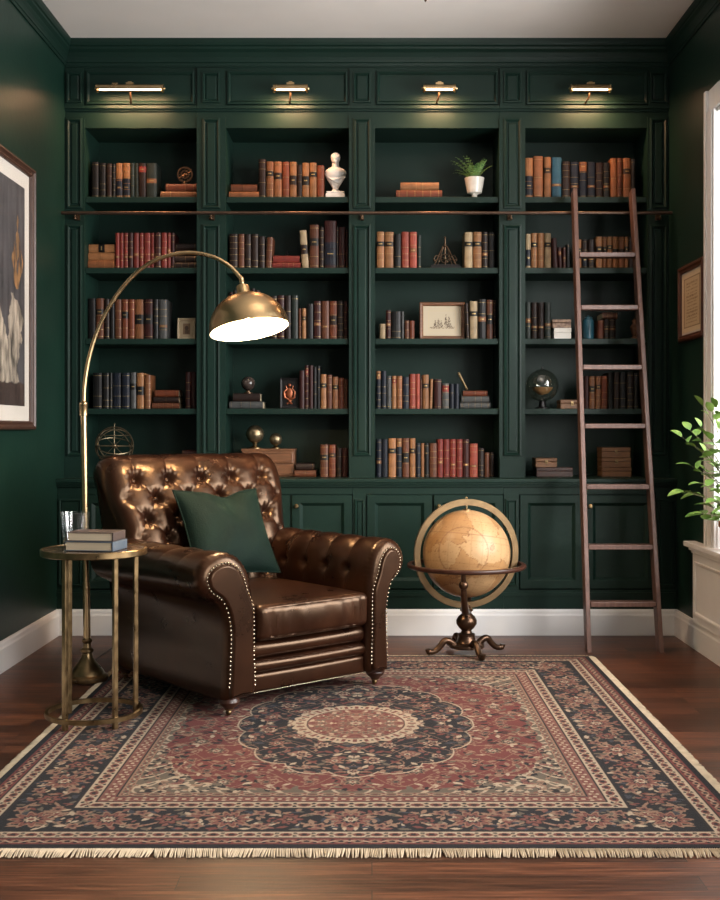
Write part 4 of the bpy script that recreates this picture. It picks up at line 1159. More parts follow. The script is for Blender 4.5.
def stations(a, b, r, n, m=8):
    L = []
    for k in range(m): L.append(a + r * (1 - math.cos(PI / 2 * k / m)))
    L += list(np.linspace(a + r, b - r, n))
    for k in range(m - 1, -1, -1): L.append(b - r * (1 - math.cos(PI / 2 * k / m)))
    return L
def smooth01(x): x = np.clip(x, 0, 1); return x * x * (3 - 2 * x)

# back
BP, BS = catmull([(.16, .30), (.230, .46), (.290, .60), (.345, .73), (.392, .84), (.422, .91), (.448, .965), (.488, 1.010), (.540, 1.030), (.596, 1.016), (.634, .972), (.636, .912), (.606, .860), (.575, .79), (.540, .6), (.505, .35), (.478, .085), (.30, .085), (.19, .15)], 250, True)
half = int(np.argmax(BP[:, 1]))
jt = int(np.argmin(np.abs(BP[:half, 1] - .925))); s_top = BS[jt]; SXB, SYB = .178, .098
Q = (BS - s_top) / SYB
s_end = BS[int(np.argmin(np.abs(BP[:, 0] - .634) + np.abs(BP[:, 1] - .95)))]
qend = (s_end - s_top) / SYB
def back_disp(x):
    xs = x / SXB
    a = xs + Q / 2; b = xs - Q / 2
    low = (np.abs(np.sin(PI * a)) * np.abs(np.sin(PI * b))) ** .30
    up = np.abs(math.sin(PI * xs)) ** .35 * np.clip(1 - Q / qend, 0, 1) + (1 - np.clip(1 - Q / qend, 0, 1)) * .8
    h = np.where(Q <= 0, low, up)
    k = np.round(Q); k = np.minimum(k, 0)
    off = np.where(np.mod(k, 2) == 0, 0, .5)
    xb = (np.round(xs - off) + off)
    dx = (xs - xb) * SXB; ds = (Q - k) * SYB; r = np.hypot(dx, ds)
    th = np.arctan2(ds, dx)
    dent = -.027 * np.exp(-(r / .022) ** 2) - .008 * np.exp(-(r / .05) ** 2) + .0026 * np.cos(9 * th) * np.exp(-((r - .034) / .020) ** 2)
    edge = smooth01((.485 - abs(x)) / .10)
    front = np.where((BS > s_end) | (Q < -6), 0, 1) * smooth01((s_end - BS) / .12)
    return (.012 * h + dent) * edge * front - .004 * front * edge
def hwb(z): return .90 + .10 * float(smooth01((z - .62) / .30))
mb = MB()
st = stations(-.5, .5, .075, 150)
ins = [inset_r(min(x + .5, .5 - x), .075) for x in st]
NB = loft_body(mb, BP, st, ins, back_disp, lambda l, y, z: (l * hwb(z), y, z))
mb.build('backrest', LEATHER, chair, sharp=180)
for k in range(0, -5, -1):
    for i in range(-3, 4):
        x = (i + (.5 if k % 2 else 0)) * SXB
        if abs(x) > (.40 if k > -2 else .33): continue
        j = int(np.argmin(np.abs(BS - (s_top + k * SYB))))
        d = back_disp(x)[j]; p = BP[j] + NB[j] * (d + .002)
        mb = MB(); M = Matrix.Translation((x * hwb(p[1]), p[0], p[1])) @ Vector((0, NB[j][0], NB[j][1])).to_track_quat('Z', 'Y').to_matrix().to_4x4()
        mb.sphere((0, 0, 0), .0115, 12, M=M, sz=.6); mb.build('button', LEATHER, chair)

# arms
AP, AS = catmull([(.315, .085), (.315, .25), (.316, .40), (.322, .50), (.338, .575), (.372, .634), (.424, .664), (.478, .657), (.520, .624), (.540, .572), (.530, .520), (.500, .486), (.466, .464), (.443, .43), (.431, .375), (.428, .30), (.432, .19), (.432, .070), (.375, .066)], 170, True)
jb = int(np.argmin(np.abs(AP[:60, 1] - .525))); s_b = AS[jb]; SYA = .158
QA = (AS - s_b) / .1
def arm_disp(y):
    u = (y + .30) / SYA
    win = np.where(QA < 0, smooth01(1 + QA / 1.6), smooth01((3.6 - QA) / 2.2))
    h = np.abs(math.sin(PI * u)) ** .55
    dy = (u - round(u)) * SYA; ds = QA * .1; r = np.hypot(dy, ds); th = np.arctan2(ds, dy)
    dent = -.020 * np.exp(-(r / .022) ** 2) + .002 * np.cos(10 * th) * np.exp(-((r - .024) / .016) ** 2)
    edge = float(smooth01((y + .465) / .11))
    ple = .0022 * np.cos(AS * 2 * PI / .021) * math.exp(-((y + .462) / .022) ** 2) * smooth01((AP[:, 1] - .47) / .05)
    return (.014 * (h - 1) * win + dent * (np.abs(QA) < 1.2)) * edge + ple
AY0, AY1, ARr = -.485, .42, .045
AP0 = AP.copy()
for sg in (-1, 1):
    AP = AP0.copy(); AP[:, 0] = .315 + (AP0[:, 0] - .315) * (1.24 if sg < 0 else 1.0) - (.0 if sg < 0 else .024)
    arm = None
    mb = MB(); st = stations(AY0, AY1, ARr, 120)
    ins = [inset_r(y - AY0, ARr) if y - AY0 < ARr else 0 for y in st]
    NA = loft_body(mb, AP, st, ins, arm_disp, lambda l, a, z: (sg * a, l, z))
    arm = mb.build('arm', LEATHER, chair, sharp=180)
    for k in range(5):
        y = -.30 + k * SYA
        if y > .25: continue
        d = arm_disp(y)[jb]; p = AP[jb] + NA[jb] * (d + .002)
        mb = MB(); M = Matrix.Translation((sg * p[0], y, p[1])) @ Vector((sg * NA[jb][0], 0, NA[jb][1])).to_track_quat('Z', 'Y').to_matrix().to_4x4()
        mb.sphere((0, 0, 0), .0105, 12, M=M, sz=.6); mb.build('button', LEATHER, arm)
    # scroll panel on the arm front
    mb = MB(); rings = [(.0, AY0 + .008), (.001, AY0 - .004), (.005, AY0 - .010), (.011, AY0 - .012)]
    wz_ = .020 + .026 * smooth01((AP[:, 1] - .42) / .12)
    n = len(AP); vs, fs = [], []
    for (i_, y) in rings:
        Q2 = AP - NA * (wz_ + i_)[:, None]
        for q in Q2: vs.append((sg * q[0], y, q[1]))
    for i in range(len(rings) - 1):
        for j in range(n): fs.append((i * n + j, i * n + (j + 1) % n, (i + 1) * n + (j + 1) % n, (i + 1) * n + j))
    mb.add(vs, fs, 0, True); mb.add(vs[-n:], [tuple(range(n))], 0, True)
    mb.build('scroll_panel', LEATHER, arm)
    # nailhead line
    mb = MB(); Q2 = AP - NA * (wz_ - .005)[:, None]; acc = 0
    for j in range(n):
        acc += np.linalg.norm(Q2[j] - Q2[j - 1])
        if acc > .0125 and Q2[j][1] > .112:
            acc = 0; mb.sphere((sg * Q2[j][0], AY0 - .001, Q2[j][1]), .0048, 8)
    o = mb.build('nailhead_trim', NAIL, arm); o['label'] = 'bright brass nailheads along the arm front'

# seat base, rails, cushion
mb = MB(); mb.box(-.34, .34, -.40, .47, .078, .285); mb.build('seat_base', LEATHER, chair, bevel=.01)
for (z0, z1, r, pf, y) in ((.205, .284, .034, .010, -.445), (.150, .206, .024, .008, -.452), (.070, .151, .016, .004, -.446)):
    mb = MB(); mb.rbox(.330, .05, (z1 - z0) / 2, r, 16, c=(0, y + .05, (z0 + z1) / 2), puff=(0, pf, 0)); mb.build('front_rail', LEATHER, chair)
mb = MB()
for k in range(50): mb.sphere((-.318 + .636 * k / 49, -.4525, .076), .0030, 8)
o = mb.build('nailhead_trim', NAIL, chair); o['label'] = 'brass nailheads along the bottom rail'
def wr(q):
    if q.y < -.28: q.y += .004 * math.sin(q.x * 95 + 8 * q.z + 2 * math.sin(q.x * 31)) * (1 - (q.z / .08) ** 2)
    return q
mb = MB(); mb.rbox(.300, .385, .074, .030, 44, c=(-.012, -.105, .362), puff=(.0, .012, .014), fn=wr)
cu = mb.build('seat_cushion', LEATHER, chair)
mb = MB()
for z in (.362 + .060, .362 - .060):
    pts = [(-.012 + .290 * math.copysign(abs(math.cos(a)) ** .12, math.cos(a)), -.105 + .377 * math.copysign(abs(math.sin(a)) ** .12, math.sin(a)), z + .010 * (1 - abs(math.sin(a))) * 0) for a in [2 * PI * k / 120 + .013 for k in range(120)]]
    mb.tube(pts, .0055, 8, closed=True)
mb.build('piping', LEATHER, cu)
# feet
for (x, y, fr) in ((-.42, -.440, 1), (.385, -.415, 1), (-.41, .43, 0), (.41, .43, 0)):
    mb = MB(); mb.lathe([(.036, .076), (.042, .068), (.044, .058), (.036, .044), (.024, .036), (.019, .028), (0, .028)], 18, c=(x, y, 0)); ft = mb.build('foot', WOODD, chair)
    mb = MB(); mb.lathe([(.020, .032), (.020, .026), (.013, .022), (0, .022)], 14, c=(x, y, 0))
    mb.lathe([(0, -.007), (.012, -.006), (.0135, 0), (.012, .006), (0, .007)], 14, M=Matrix.Translation((x, y + .004, .0135)) @ Matrix.Rotation(PI / 2, 4, 'Y')); c_ = mb.build('caster', BRASSD, ft); c_['label'] = 'brass caster'

# cushion
def pillow():
    R_ = Matrix.Rotation(CA, 3, 'Z')
    loc = Vector((CH[0], CH[1], ZR)) + R_ @ Vector((-.015, .085, .480))
    o = MB(); n = 40; S, T = .226, .078
    rot = Euler((math.radians(-31), 0, math.radians(38)), 'XYZ').to_matrix().to_4x4() @ Matrix.Rotation(math.radians(1), 4, 'Y')
    vs, fs = [], []
    for side in (-1, 1):
        for i in range(n + 1):
            for j in range(n + 1):
                u, v = -1 + 2 * i / n, -1 + 2 * j / n
                px = u * S * (1 - .075 * (1 - v * v)); pz = v * S * (1 - .075 * (1 - u * u))
                th = T * ((1 - abs(u) ** 2.4) * (1 - abs(v) ** 2.4)) ** .55
                chop = math.exp(-((u - .15) / .30) ** 2) * smooth01((v + .1) / 1.1)
                pz -= .030 * chop; th *= 1 - .35 * chop
                wr_ = .004 * math.sin(9 * u + 6 * v * v + 2) * (1 - u * u) * (1 - v * v)
                vs.append((px, side * (th + wr_), pz + S))
    k = (n + 1) ** 2
    for sd in (0, 1):
        for i in range(n):
            for j in range(n):
                a = sd * k + i * (n + 1) + j; fs.append((a, a + 1, a + n + 2, a + n + 1))
    o.add(vs, fs, 0, True, rot)
    ob = o.build('pillow', VELV, sharp=180, recalc=False)
    ob.location = loc
    tag(ob, 'dark green velvet pillow leaning in the leather armchair', 'pillow')
    e = MB()
    pts = []
    for (a, b, c, d) in ((-1, -1, 1, -1), (1, -1, 1, 1), (1, 1, -1, 1), (-1, 1, -1, -1)):
        for q in range(24):
            t = q / 24; u, v = a + (c - a) * t, b + (d - b) * t
            px = u * S * (1 - .075 * (1 - v * v)); pz = v * S * (1 - .075 * (1 - u * u)) - .030 * math.exp(-((u - .15) / .30) ** 2) * float(smooth01((v + .1) / 1.1))
            pts.append((px, 0, pz + S))
    e.tube(pts, .0045, 6, closed=True, M=rot); e.build('piping', VELV, ob)
pillow()

# ================================================================== SIDE TABLE, BOOKS, GLASS
TX, TY, TH = -1.104, -1.895, .686
tab = thing('side_table', 'round brass side table beside the leather armchair', 'table', (TX, TY, ZR))
mb = MB(); mb.lathe([(0, TH - .026), (.205, TH - .026), (.2075, TH - .023), (.2075, TH - .002), (.205, TH), (.198, TH), (.197, TH - .003), (0, TH - .003)], 72)
t_ = mb.build('table_rim', BRASSD, tab)
mb = MB(); mb.lathe([(0, TH - .003), (.1968, TH - .003), (.1968, TH - .0015), (0, TH - .0015)], 72); mb.build('tabletop', mat('brown_stone', (.055, .032, .020, 1), .16, col2=(.16, .10, .06, 1), scale=9), tab)
for a in (-116, -48, 28, 140):
    x, y = .168 * math.cos(math.radians(a)), .168 * math.sin(math.radians(a))
    mb = MB(); M = Matrix.Translation((x, y, 0)) @ Matrix.Rotation(math.radians(a), 4, 'Z')
    mb.box(-.0095, .0095, -.0095, .0095, 0, TH - .024, M=M); mb.build('leg', BRASSD, tab, bevel=.003)
mb = MB(); mb.ring(.176, .190, .018, 72, c=(0, 0, .038)); mb.build('foot_ring', BRASSD, tab)
ZTB = ZR + TH
def flat_book(label, loc, W, D, T, rz, cover, pages):
    W, D = W * 1.02, D * 1.05
    r = thing('book', label, 'book', loc, rz, 'books on the side table')
    t = .003
    mb = MB(); mb.box(-W / 2, W / 2, -D / 2, D / 2, 0, t); mb.box(-W / 2, W / 2, -D / 2, D / 2, T - t, T); mb.rbox(.004, D / 2, T / 2, .0035, 6, c=(W / 2 - .003, 0, T / 2)); mb.build('cover', cover, r, bevel=.001)
    mb = MB(); mb.box(-W / 2 + .005, W / 2 - .005, -D / 2 + .004, D / 2 - .004, t, T - t); mb.build('page_block', pages, r)
    return T
T1 = flat_book('grey-blue hardback under a brown one on the side table', (TX + .022, TY - .055, ZTB + .0006), .195, .135, .036, math.radians(-10), mat('grey_blue_cloth', srgb(76, 86, 96), .7, var=.1, scale=40), PAPERW)
flat_book('dark brown hardback on top of the grey-blue book, beside the glass', (TX + .020, TY - .045, ZTB + .0012 + T1), .185, .130, .034, math.radians(-7), mat('dark_taupe_cloth', srgb(74, 60, 54), .6, var=.1, scale=40), PAPERW)
gl = thing('drinking_glass', 'clear tumbler half filled with water on the side table', 'glass', (TX - .094, TY + .068, ZTB + .0006))
mb = MB(); mb.lathe([(0, 0), (.044, 0), (.047, .004), (.059, .135), (.0572, .135), (.0455, .012), (0, .012)], 40); mb.tube([(.058 * math.cos(a), .058 * math.sin(a), .135) for a in [2 * PI * k / 48 for k in range(48)]], .0013, 6, closed=True); mb.build('tumbler', GLASS, gl)
mb = MB(); mb.lathe([(0, .0125), (.0450, .0125), (.0505, .072), (0, .072)], 40); mb.build('water', WATER, gl)

# ================================================================== FLOOR LAMP
LX, LY = -1.316, -1.178
lamp = thing('floor_lamp', 'arching brass floor lamp with a dome shade over the armchair', 'lamp', (LX, LY, ZR))
mb = MB(); mb.lathe([(.094, 0), (.096, .006), (.096, .020), (.088, .026), (.080, .030), (.076, .040), (.060, .062), (.040, .085), (.028, .105), (.024, .125), (.030, .132), (.030, .142), (.020, .150), (.018, .170), (.024, .178), (.024, .186), (.016, .194), (0, .194)], 48); mb.build('base', BRASSD, lamp)
zc = wz(410, LY) - ZR
lean = wx(83.6, LY) - LX
mb = MB(); mb.tube([(0, 0, .18), (lean * .25, 0, .45)], .0165, 20); mb.tube([(lean * .25, 0, .45), (lean, 0, zc)], .0135, 20); mb.build('pole', BRASS, lamp)
mb = MB(); mb.lathe([(.014, -.028), (.0175, -.026), (.0175, .020), (.0185, .022), (.0185, .034), (.010, .040)], 20, c=(lean, 0, zc)); mb.build('collar', BRASS, lamp)
arc = [(83.6, 408), (84.6, 385), (89, 358), (97, 332), (108, 309), (123, 287), (141, 269), (162, 257.5), (188, 252.8), (212, 256.5), (230, 266.5), (241.5, 279)]
AP3, _ = catmull([(wx(a, LY) - LX, 0, wz(b, LY) - ZR) for a, b in arc], 70)
mb = MB(); mb.tube([tuple(p) for p in AP3], .0095, 14); mb.build('arc_arm', BRASS, lamp)
# shade
ax_top = Vector((wx(241.5, LY) - LX, 0, wz(280.5, LY) - ZR))
Rs = .1835
tw = Matrix.Rotation(math.radians(-9.5), 4, 'X') @ Matrix.Rotation(math.radians(-10), 4, 'Y')
# local z axis of the shade points up along its stem; the opening is at z = -0.235
MS = Matrix.Translation(ax_top) @ tw
dome = []
for k in range(25):
    a = PI / 2 * k / 24
    dome.append((max(.030, Rs * math.sin(a)) if k else .030, -.235 + .172 * math.cos(a)))
outer = [(r_, z_) for r_, z_ in dome]
inner = [(max(.0, r_ - .003), z_ - (.003 if k < 23 else 0)) for k, (r_, z_) in enumerate(dome)][::-1]
mb = MB(); mb.lathe(outer + [(Rs + .001, -.2375), (Rs - .003, -.2375)], 64, M=MS, cap=False); mb.build('shade', BRASS, lamp)
mb = MB(); mb.lathe([(Rs - .003, -.2375)] + inner + [(0, inner[-1][1])], 64, M=MS, cap=False); o = mb.build('shade_lining', SHADEIN, lamp); o['label'] = 'white inside of the shade'
mb = MB(); mb.lathe([(0, .004), (.010, .002), (.012, -.006), (.010, -.014), (.0095, -.020), (.026, -.024), (.030, -.030), (.0315, -.055), (.034, -.060), (.034, -.070), (.030, -.072), (0, -.072)], 28, M=MS); mb.sphere((0, 0, .008), .012, 14, M=MS); mb.build('socket', BRASS, lamp)
mb = MB(); mb.sphere((0, 0, -.150), .034, 20, M=MS, sz=1.15); mb.lathe([(.014, -.120), (.014, -.07)], 14, M=MS); o = mb.build('bulb', BULB, lamp); o['label'] = 'glowing warm bulb'
mb = MB(); cp = [(.075, .03, .012), (.10, .10, .006), (.06, .25, .005), (-.02, .42, .004), (-.06, .66, .004), (-.06, 1.0, .004), (-.055, 1.13, .02), (-.055, 1.15, .12)]
cq, _ = catmull([(.012, .0165, .36), (.0, .032, .30), (-.022, .034, .22), (-.03, .05, .12), (-.05, .11, .02), (-.07, .2, -.006), (-.08, .5, -.006), (-.06, .9, -.006), (-.05, 1.14, -.006)], 60)
mb.tube([tuple(p) for p in cq], .0032, 6); mb.build('power_cord', BLACK, lamp)
pl = bpy.data.lights.new('lamp_bulb', 'POINT'); pl.energy = 34; pl.color = (1, .72, .42); pl.shadow_soft_size = .035
po = bpy.data.objects.new('lamp_bulb', pl); COL.objects.link(po); po.location = Vector((LX, LY, ZR)) + MS @ Vector((0, 0, -.196))

# ================================================================== TERRESTRIAL GLOBE
GX, GY = wx(466.5, -.56), -.56
glo = thing('terrestrial_globe', 'large antique parchment globe in a brass meridian on a turned stand', 'globe', (GX, GY, ZR))
GZ = wz(553.5, GY) - ZR; GR = .2255
def globe_ball():
    nl, nt = 280, 150
    Lo, La = np.meshgrid(np.linspace(0, 2 * PI, nl), np.linspace(-PI / 2, PI / 2, nt))
    X, Y, Z = np.cos(La) * np.cos(Lo), np.cos(La) * np.sin(Lo), np.sin(La)
    C = np.empty(X.shape + (3,))
    P0, P1, LN = lin((176, 142, 102)), lin((192, 138, 84)), lin((110, 70, 42))
    n1 = np.zeros(X.shape); n2 = np.zeros(X.shape); n3 = np.zeros(X.shape)
    for j in range(nt):
        for i in range(nl):
            p = Vector((X[j, i], Y[j, i], Z[j, i]))
            n1[j, i] = mnoise.fractal(p * 1.6 + Vector((3.1, 1.7, 5)), 1.0, 2.1, 6)
            n2[j, i] = mnoise.fractal(p * 5 + Vector((7, 2, 1)), 1.0, 2.0, 4)
            n3[j, i] = mnoise.noise(p * 34)
    land = n1 > .12
    C[:] = P0; C[land] = lin((160, 121, 80))
    C *= (1 + .10 * n2)[:, :, None]
    coast = np.abs(n1 - .12) < .022; C[coast] = C[coast] * .35 + LN * .65
    deg = np.degrees
    g1 = np.abs((deg(Lo) / 15 + .5) % 1 - .5) < .022 / np.maximum(.2, np.cos(La)); g2 = np.abs((deg(La) / 15 + .5) % 1 - .5) < .022
    q = g1 | g2; C[q] = C[q] * .78 + LN * .22
    q = np.abs(deg(La) - 23.4) < .8; C[q] = C[q] * .5 + LN * .5
    for (lx, lz, rr) in ((-1.75, .0, .58),):
        dd = np.arccos(np.clip(X * math.cos(lx) * math.cos(lz) + Y * math.sin(lx) * math.cos(lz) + Z * math.sin(lz), -1, 1))
        q = np.abs(dd - rr) < .016; C[q] = C[q] * .45 + LN * .55
    # rows of tiny faded marks like place names
    q = (n3 > .33) & (np.abs((deg(La) / 4.2) % 1 - .5) < .22); C[q] = C[q] * .62 + LN * .38
    o = colour_grid('ball', attr_mat('parchment_globe', .34), X * GR, Y * GR, Z * GR, np.clip(C, 0, 1), glo)
    o.data.materials[0].node_tree.nodes['Principled BSDF'].inputs['Specular IOR Level'].default_value = .28
    o.location = (0, 0, GZ); o.rotation_euler = (math.radians(-8), math.radians(6), 0)
    o['label'] = 'aged parchment map ball'
globe_ball()
mb = MB(); M = Matrix.Translation((0, 0, GZ)) @ Matrix.Rotation(math.radians(13), 4, 'Z') @ Matrix.Rotation(PI / 2, 4, 'X')
mb.ring(.250, .280, .018, 96, M=M); mb.ring(.2795, .2825, .010, 96, M=M)
mb.build('meridian_ring', mat('meridian_brass', (.17, .11, .055, 1), .42, .85, var=.15, scale=20), glo)
mb = MB(); mb.tube([(0, 0, GZ + GR - .003), (0, 0, GZ + .262)], .005, 10); mb.lathe([(.022, 0), (.022, .004), (.008, .008), (0, .010)], 18, c=(0, 0, GZ + GR - .001)); mb.sphere((0, 0, GZ + .288), .007, 10); mb.build('pivot', BRASS, glo)
mb = MB(); mb.tube([(0, 0, GZ - GR + .003), (0, 0, GZ - .262)], .005, 10); mb.build('pivot', BRASS, glo)
HZ = wz(565.5, GY) - ZR
mb = MB(); mb.lathe([(.2835, HZ - .011), (.300, HZ - .011), (.306, HZ - .006), (.308, HZ), (.306, HZ + .008), (.302, HZ + .011), (.2835, HZ + .011), (.2835, HZ - .011)], 96, cap=False); mb.build('horizon_ring', WOODD, glo)
mb = MB(); mb.lathe([(.044, .092), (.044, .100), (.030, .106), (.026, .118), (.040, .132), (.053, .152), (.054, .170), (.042, .190), (.026, .204), (.024, .212), (.034, .220), (.034, .228), (.022, .236), (.020, .25), (0, .25)], 32)
mb.lathe([(.056, .048), (.056, .056), (.048, .064), (.043, .094)], 32); mb.build('post', mat('turned_bronze', (.085, .046, .026, 1), .28, .8, var=.35, scale=14), glo)
TB = bpy.data.materials['turned_bronze']
mb = MB(); mb.lathe([(0, .030), (.088, .030), (.093, .036), (.090, .046), (.064, .050), (0, .050)], 36); mb.build('base_plate', TB, glo)
for a in (-72, 22, 112, 196):
    ca, sa = math.cos(math.radians(a)), math.sin(math.radians(a))
    pr, _ = catmull([(.066, .042), (.095, .066), (.122, .068), (.142, .046), (.165, .024), (.190, .015), (.208, .020), (.212, .032)], 26)
    mb = MB(); mb.tube([(p[0] * ca, p[0] * sa, p[1]) for p in pr], [.019 - .005 * i / 25 for i in range(26)], 12); mb.sphere((.204 * ca, .204 * sa, .0165), .0165, 12); mb.build('leg', TB, glo)
for a in (-98, 82):
    ca, sa = math.cos(math.radians(a)), math.sin(math.radians(a))
    pr, _ = catmull([(.010, .215), (.045, .222), (.120, .238), (.200, .285), (.245, .335), (.266, .385), (.292, HZ - .010)], 26)
    mb = MB()
    if True:
        mb.tube([(p[0] * ca, p[0] * sa, p[1]) for p in pr], [.024 - .012 * i / 25 for i in range(26)], 12); mb.sphere((.270 * ca, .270 * sa, .388), .0245, 16)
    else:
        mb.tube([(p[0] * ca, p[0] * sa, p[1]) for p in pr], [.011 - .004 * i / 25 for i in range(26)], 12)
    mb.build('cradle_arm', TB, glo)

# ================================================================== WALL PICTURES
# large painting on the left wall: local x runs along world y
def wall_frame(name, label, X, y0, y1, z0, z1, face, frame, fw, prof, mat_w, art, nn):
    r = thing(name, label, 'painting' if name == 'painting' else 'picture', (X, (y0 + y1) / 2, z0))
    r.rotation_euler = (0, 0, face)
    W, H = abs(y1 - y0), z1 - z0
    mb = MB(); mb.rects(-W / 2, W / 2, 0, H, [(0, 0)] + [(fw * a, -b) for a, b in prof] + [(fw, -.010)], cap=False); mb.build('frame', frame, r)
    mb = MB(); mb.box(-W / 2 + fw, W / 2 - fw, -.010, -.004, fw, H - fw); mb.build('mat_board', MATB, r)
    a0 = fw + mat_w
    U, V = np.meshgrid(np.linspace(0, 1, nn[0]), np.linspace(0, 1, nn[1]))
    C = art(U, V)
    colour_grid('print', attr_mat(name + '_print', .7), -W / 2 + a0 + U * (W - 2 * a0), U * 0 - .0112, a0 + V * (H - 2 * a0), C, r)
    mb = MB(); mb.box(-W / 2 + fw - .002, W / 2 - fw + .002, -.0145, -.0130, fw - .002, H - fw + .002); mb.build('glazing', GLASSA, r)
    return r
def art_big(U, V):
    rg = np.random.RandomState(4)
    C = np.empty(U.shape + (3,)); ny, nx = U.shape
    st_, wob, cl = np.zeros(U.shape), np.zeros(U.shape), np.zeros(U.shape)
    for j in range(ny):
        for i in range(nx):
            u, v = U[j, i], V[j, i]
            st_[j, i] = mnoise.fractal(Vector((u * 20, v * 3.5, 1.3)), 1.0, 2.0, 6)
            wob[j, i] = mnoise.fractal(Vector((u * 9, v * 9, 4.3)), 1.0, 2.0, 5)
            cl[j, i] = mnoise.fractal(Vector((u * 34, v * 13, 8.3)), 1.0, 2.0, 5)
    b = .5 + .30 * st_ + .12 * wob
    C[:] = lin((82, 80, 82)); C *= (np.clip(b, .08, 1) * 1.3)[:, :, None]
    for cx, hh in ((.875, .13), (.40, .15)):        # gilded chandelier shapes
        d = np.abs(U - cx) + .03 * wob; t = np.clip(1 - np.abs(V - .655) / hh, 0, 1)
        q = (d < .010 + .075 * t ** .8) & (cl > -.28) & (t > 0); C[q] = lin((158, 118, 76)) * np.clip(.55 + .7 * cl[q], .2, 1.2)[:, None]
        q = (d < .010) & (V > .655) & (V < .86); C[q] = lin((120, 92, 62))
    for cx, wd, tp in ((.80, .17, .50), (.52, .20, .42), (.16, .18, .46)):      # pale draped cloth
        d = np.abs(U - cx + .10 * wob + .05 * np.sin(V * 11)) / (wd * (1.15 - V * .9))
        q = (d < 1) & (V < tp + .10 * wob - .10 * d) & (V > .10 + .03 * wob); f = np.clip(.55 + .55 * cl + .25 * st_, .12, 1.1); C[q] = lin((186, 174, 156)) * f[q][:, None]
    q = V < .10 + .02 * wob; C[q] = lin((62, 48, 42)) * np.clip(.8 + .5 * st_[q], .3, 1.3)[:, None]
    return np.clip(C, 0, 1)
pyr = -.505
wall_frame('painting', 'large dark painting with a white mat in a brown frame on the wall', XL + .001, pyr - 1.16, pyr, 1.166, 2.52, PI / 2, mat('frame_walnut', srgb(64, 43, 33), .4, var=.3, scale=10, stretch=(8, 8, 1)), .045,
           [(.0, .028), (.12, .036), (.35, .038), (.5, .030), (.65, .026), (.8, .028), (.92, .024), (1, .016)], .075, art_big, (220, 240))
def art_doc(U, V):
    C = np.empty(U.shape + (3,)); C[:] = lin((206, 188, 156))
    q = (abs(U - .5) < .40) & (abs(V - .5) < .42); C[q] = lin((192, 172, 138))
    e_ = q & ~((abs(U - .5) < .375) & (abs(V - .5) < .40)); C[e_] = lin((110, 88, 64))
    rg = np.random.RandomState(9)
    for y in np.arange(.16, .84, .055):
        a = rg.uniform(.06, .12); qq = (abs(V - y) < .010) & (abs(U - .5) < .36 - a) & (rg.rand(*U.shape) > .35); C[qq] = lin((132, 106, 78))
    return C
wall_frame('framed_document', 'small framed parchment document on the wall beside the window', XR - .001, -.575, -.115, 1.65, 2.062, -PI / 2, mat('frame_mahogany', srgb(78, 44, 28), .35, var=.3, scale=10), .036,
           [(.0, .020), (.15, .026), (.45, .028), (.7, .020), (.9, .022), (1, .014)], .01, art_doc, (70, 70))

# ================================================================== POTTED PLANT ON THE SILL
PX, PY, PZ = 1.785, -.90, .5726
pp = thing('potted_plant', 'leafy green houseplant in a terracotta pot on the window sill', 'plant', (PX, PY, PZ))
mb = MB(); mb.lathe([(0, 0), (.060, 0), (.064, .006), (.088, .118), (.094, .120), (.096, .146), (.088, .148), (.084, .128), (0, .128)], 32); mb.build('pot', TERRA, pp)
mb = MB(); mb.lathe([(.085, .128), (0, .136)], 24); mb.build('soil', SOIL, pp)
rg = random.Random(21)
tips = [(682, 437, -.80), (690, 430, -.78), (701, 427, -.84), (712, 412, -.95), (703, 406, -.9), (716, 408, -.88), (696, 447, -.85), (705, 452, -.9), (712, 440, -.86), (692, 466, -.84), (704, 470, -.8), (714, 458, -.9), (684, 491, -.86), (696, 494, -.8), (703, 484, -.92), (715, 486, -.86), (700, 513, -.9), (709, 506, -.84), (717, 500, -.92), (718, 470, -.82), (719, 430, -.9), (710, 520, -.86), (718, 514, -.8),
        (735, 470, -1.0), (745, 430, -1.05), (740, 500, -1.0), (755, 460, -1.1), (730, 400, -1.0), (750, 485, -1.1), (728, 445, -1.05)]
stm = MB(); lf = MB()
def add_leaf(p, d, L, W):
    d = d.normalized(); sd = d.cross(Vector((0, 0, 1))); sd = sd.normalized() if sd.length > .01 else Vector((1, 0, 0)); up = sd.cross(d)
    tw_ = rg.uniform(-.6, .6); sd, up = sd * math.cos(tw_) + up * math.sin(tw_), up * math.cos(tw_) - sd * math.sin(tw_)
    vs, fs = [], []
    n = 7
    for i in range(n):
        t = i / (n - 1); w_ = W * math.sin(PI * (t ** .8)) ** .8 if 0 < t < 1 else 0; c = p + d * L * t - Vector((0, 0, 1)) * L * .25 * t * t
        vs += [c - sd * w_ + up * w_ * .25, c, c + sd * w_ + up * w_ * .25]
    for i in range(n - 1):
        for k in (0, 1): fs.append((i * 3 + k, i * 3 + k + 1, i * 3 + 4 + k, i * 3 + 3 + k))
    lf.add(vs, fs, 0, True)
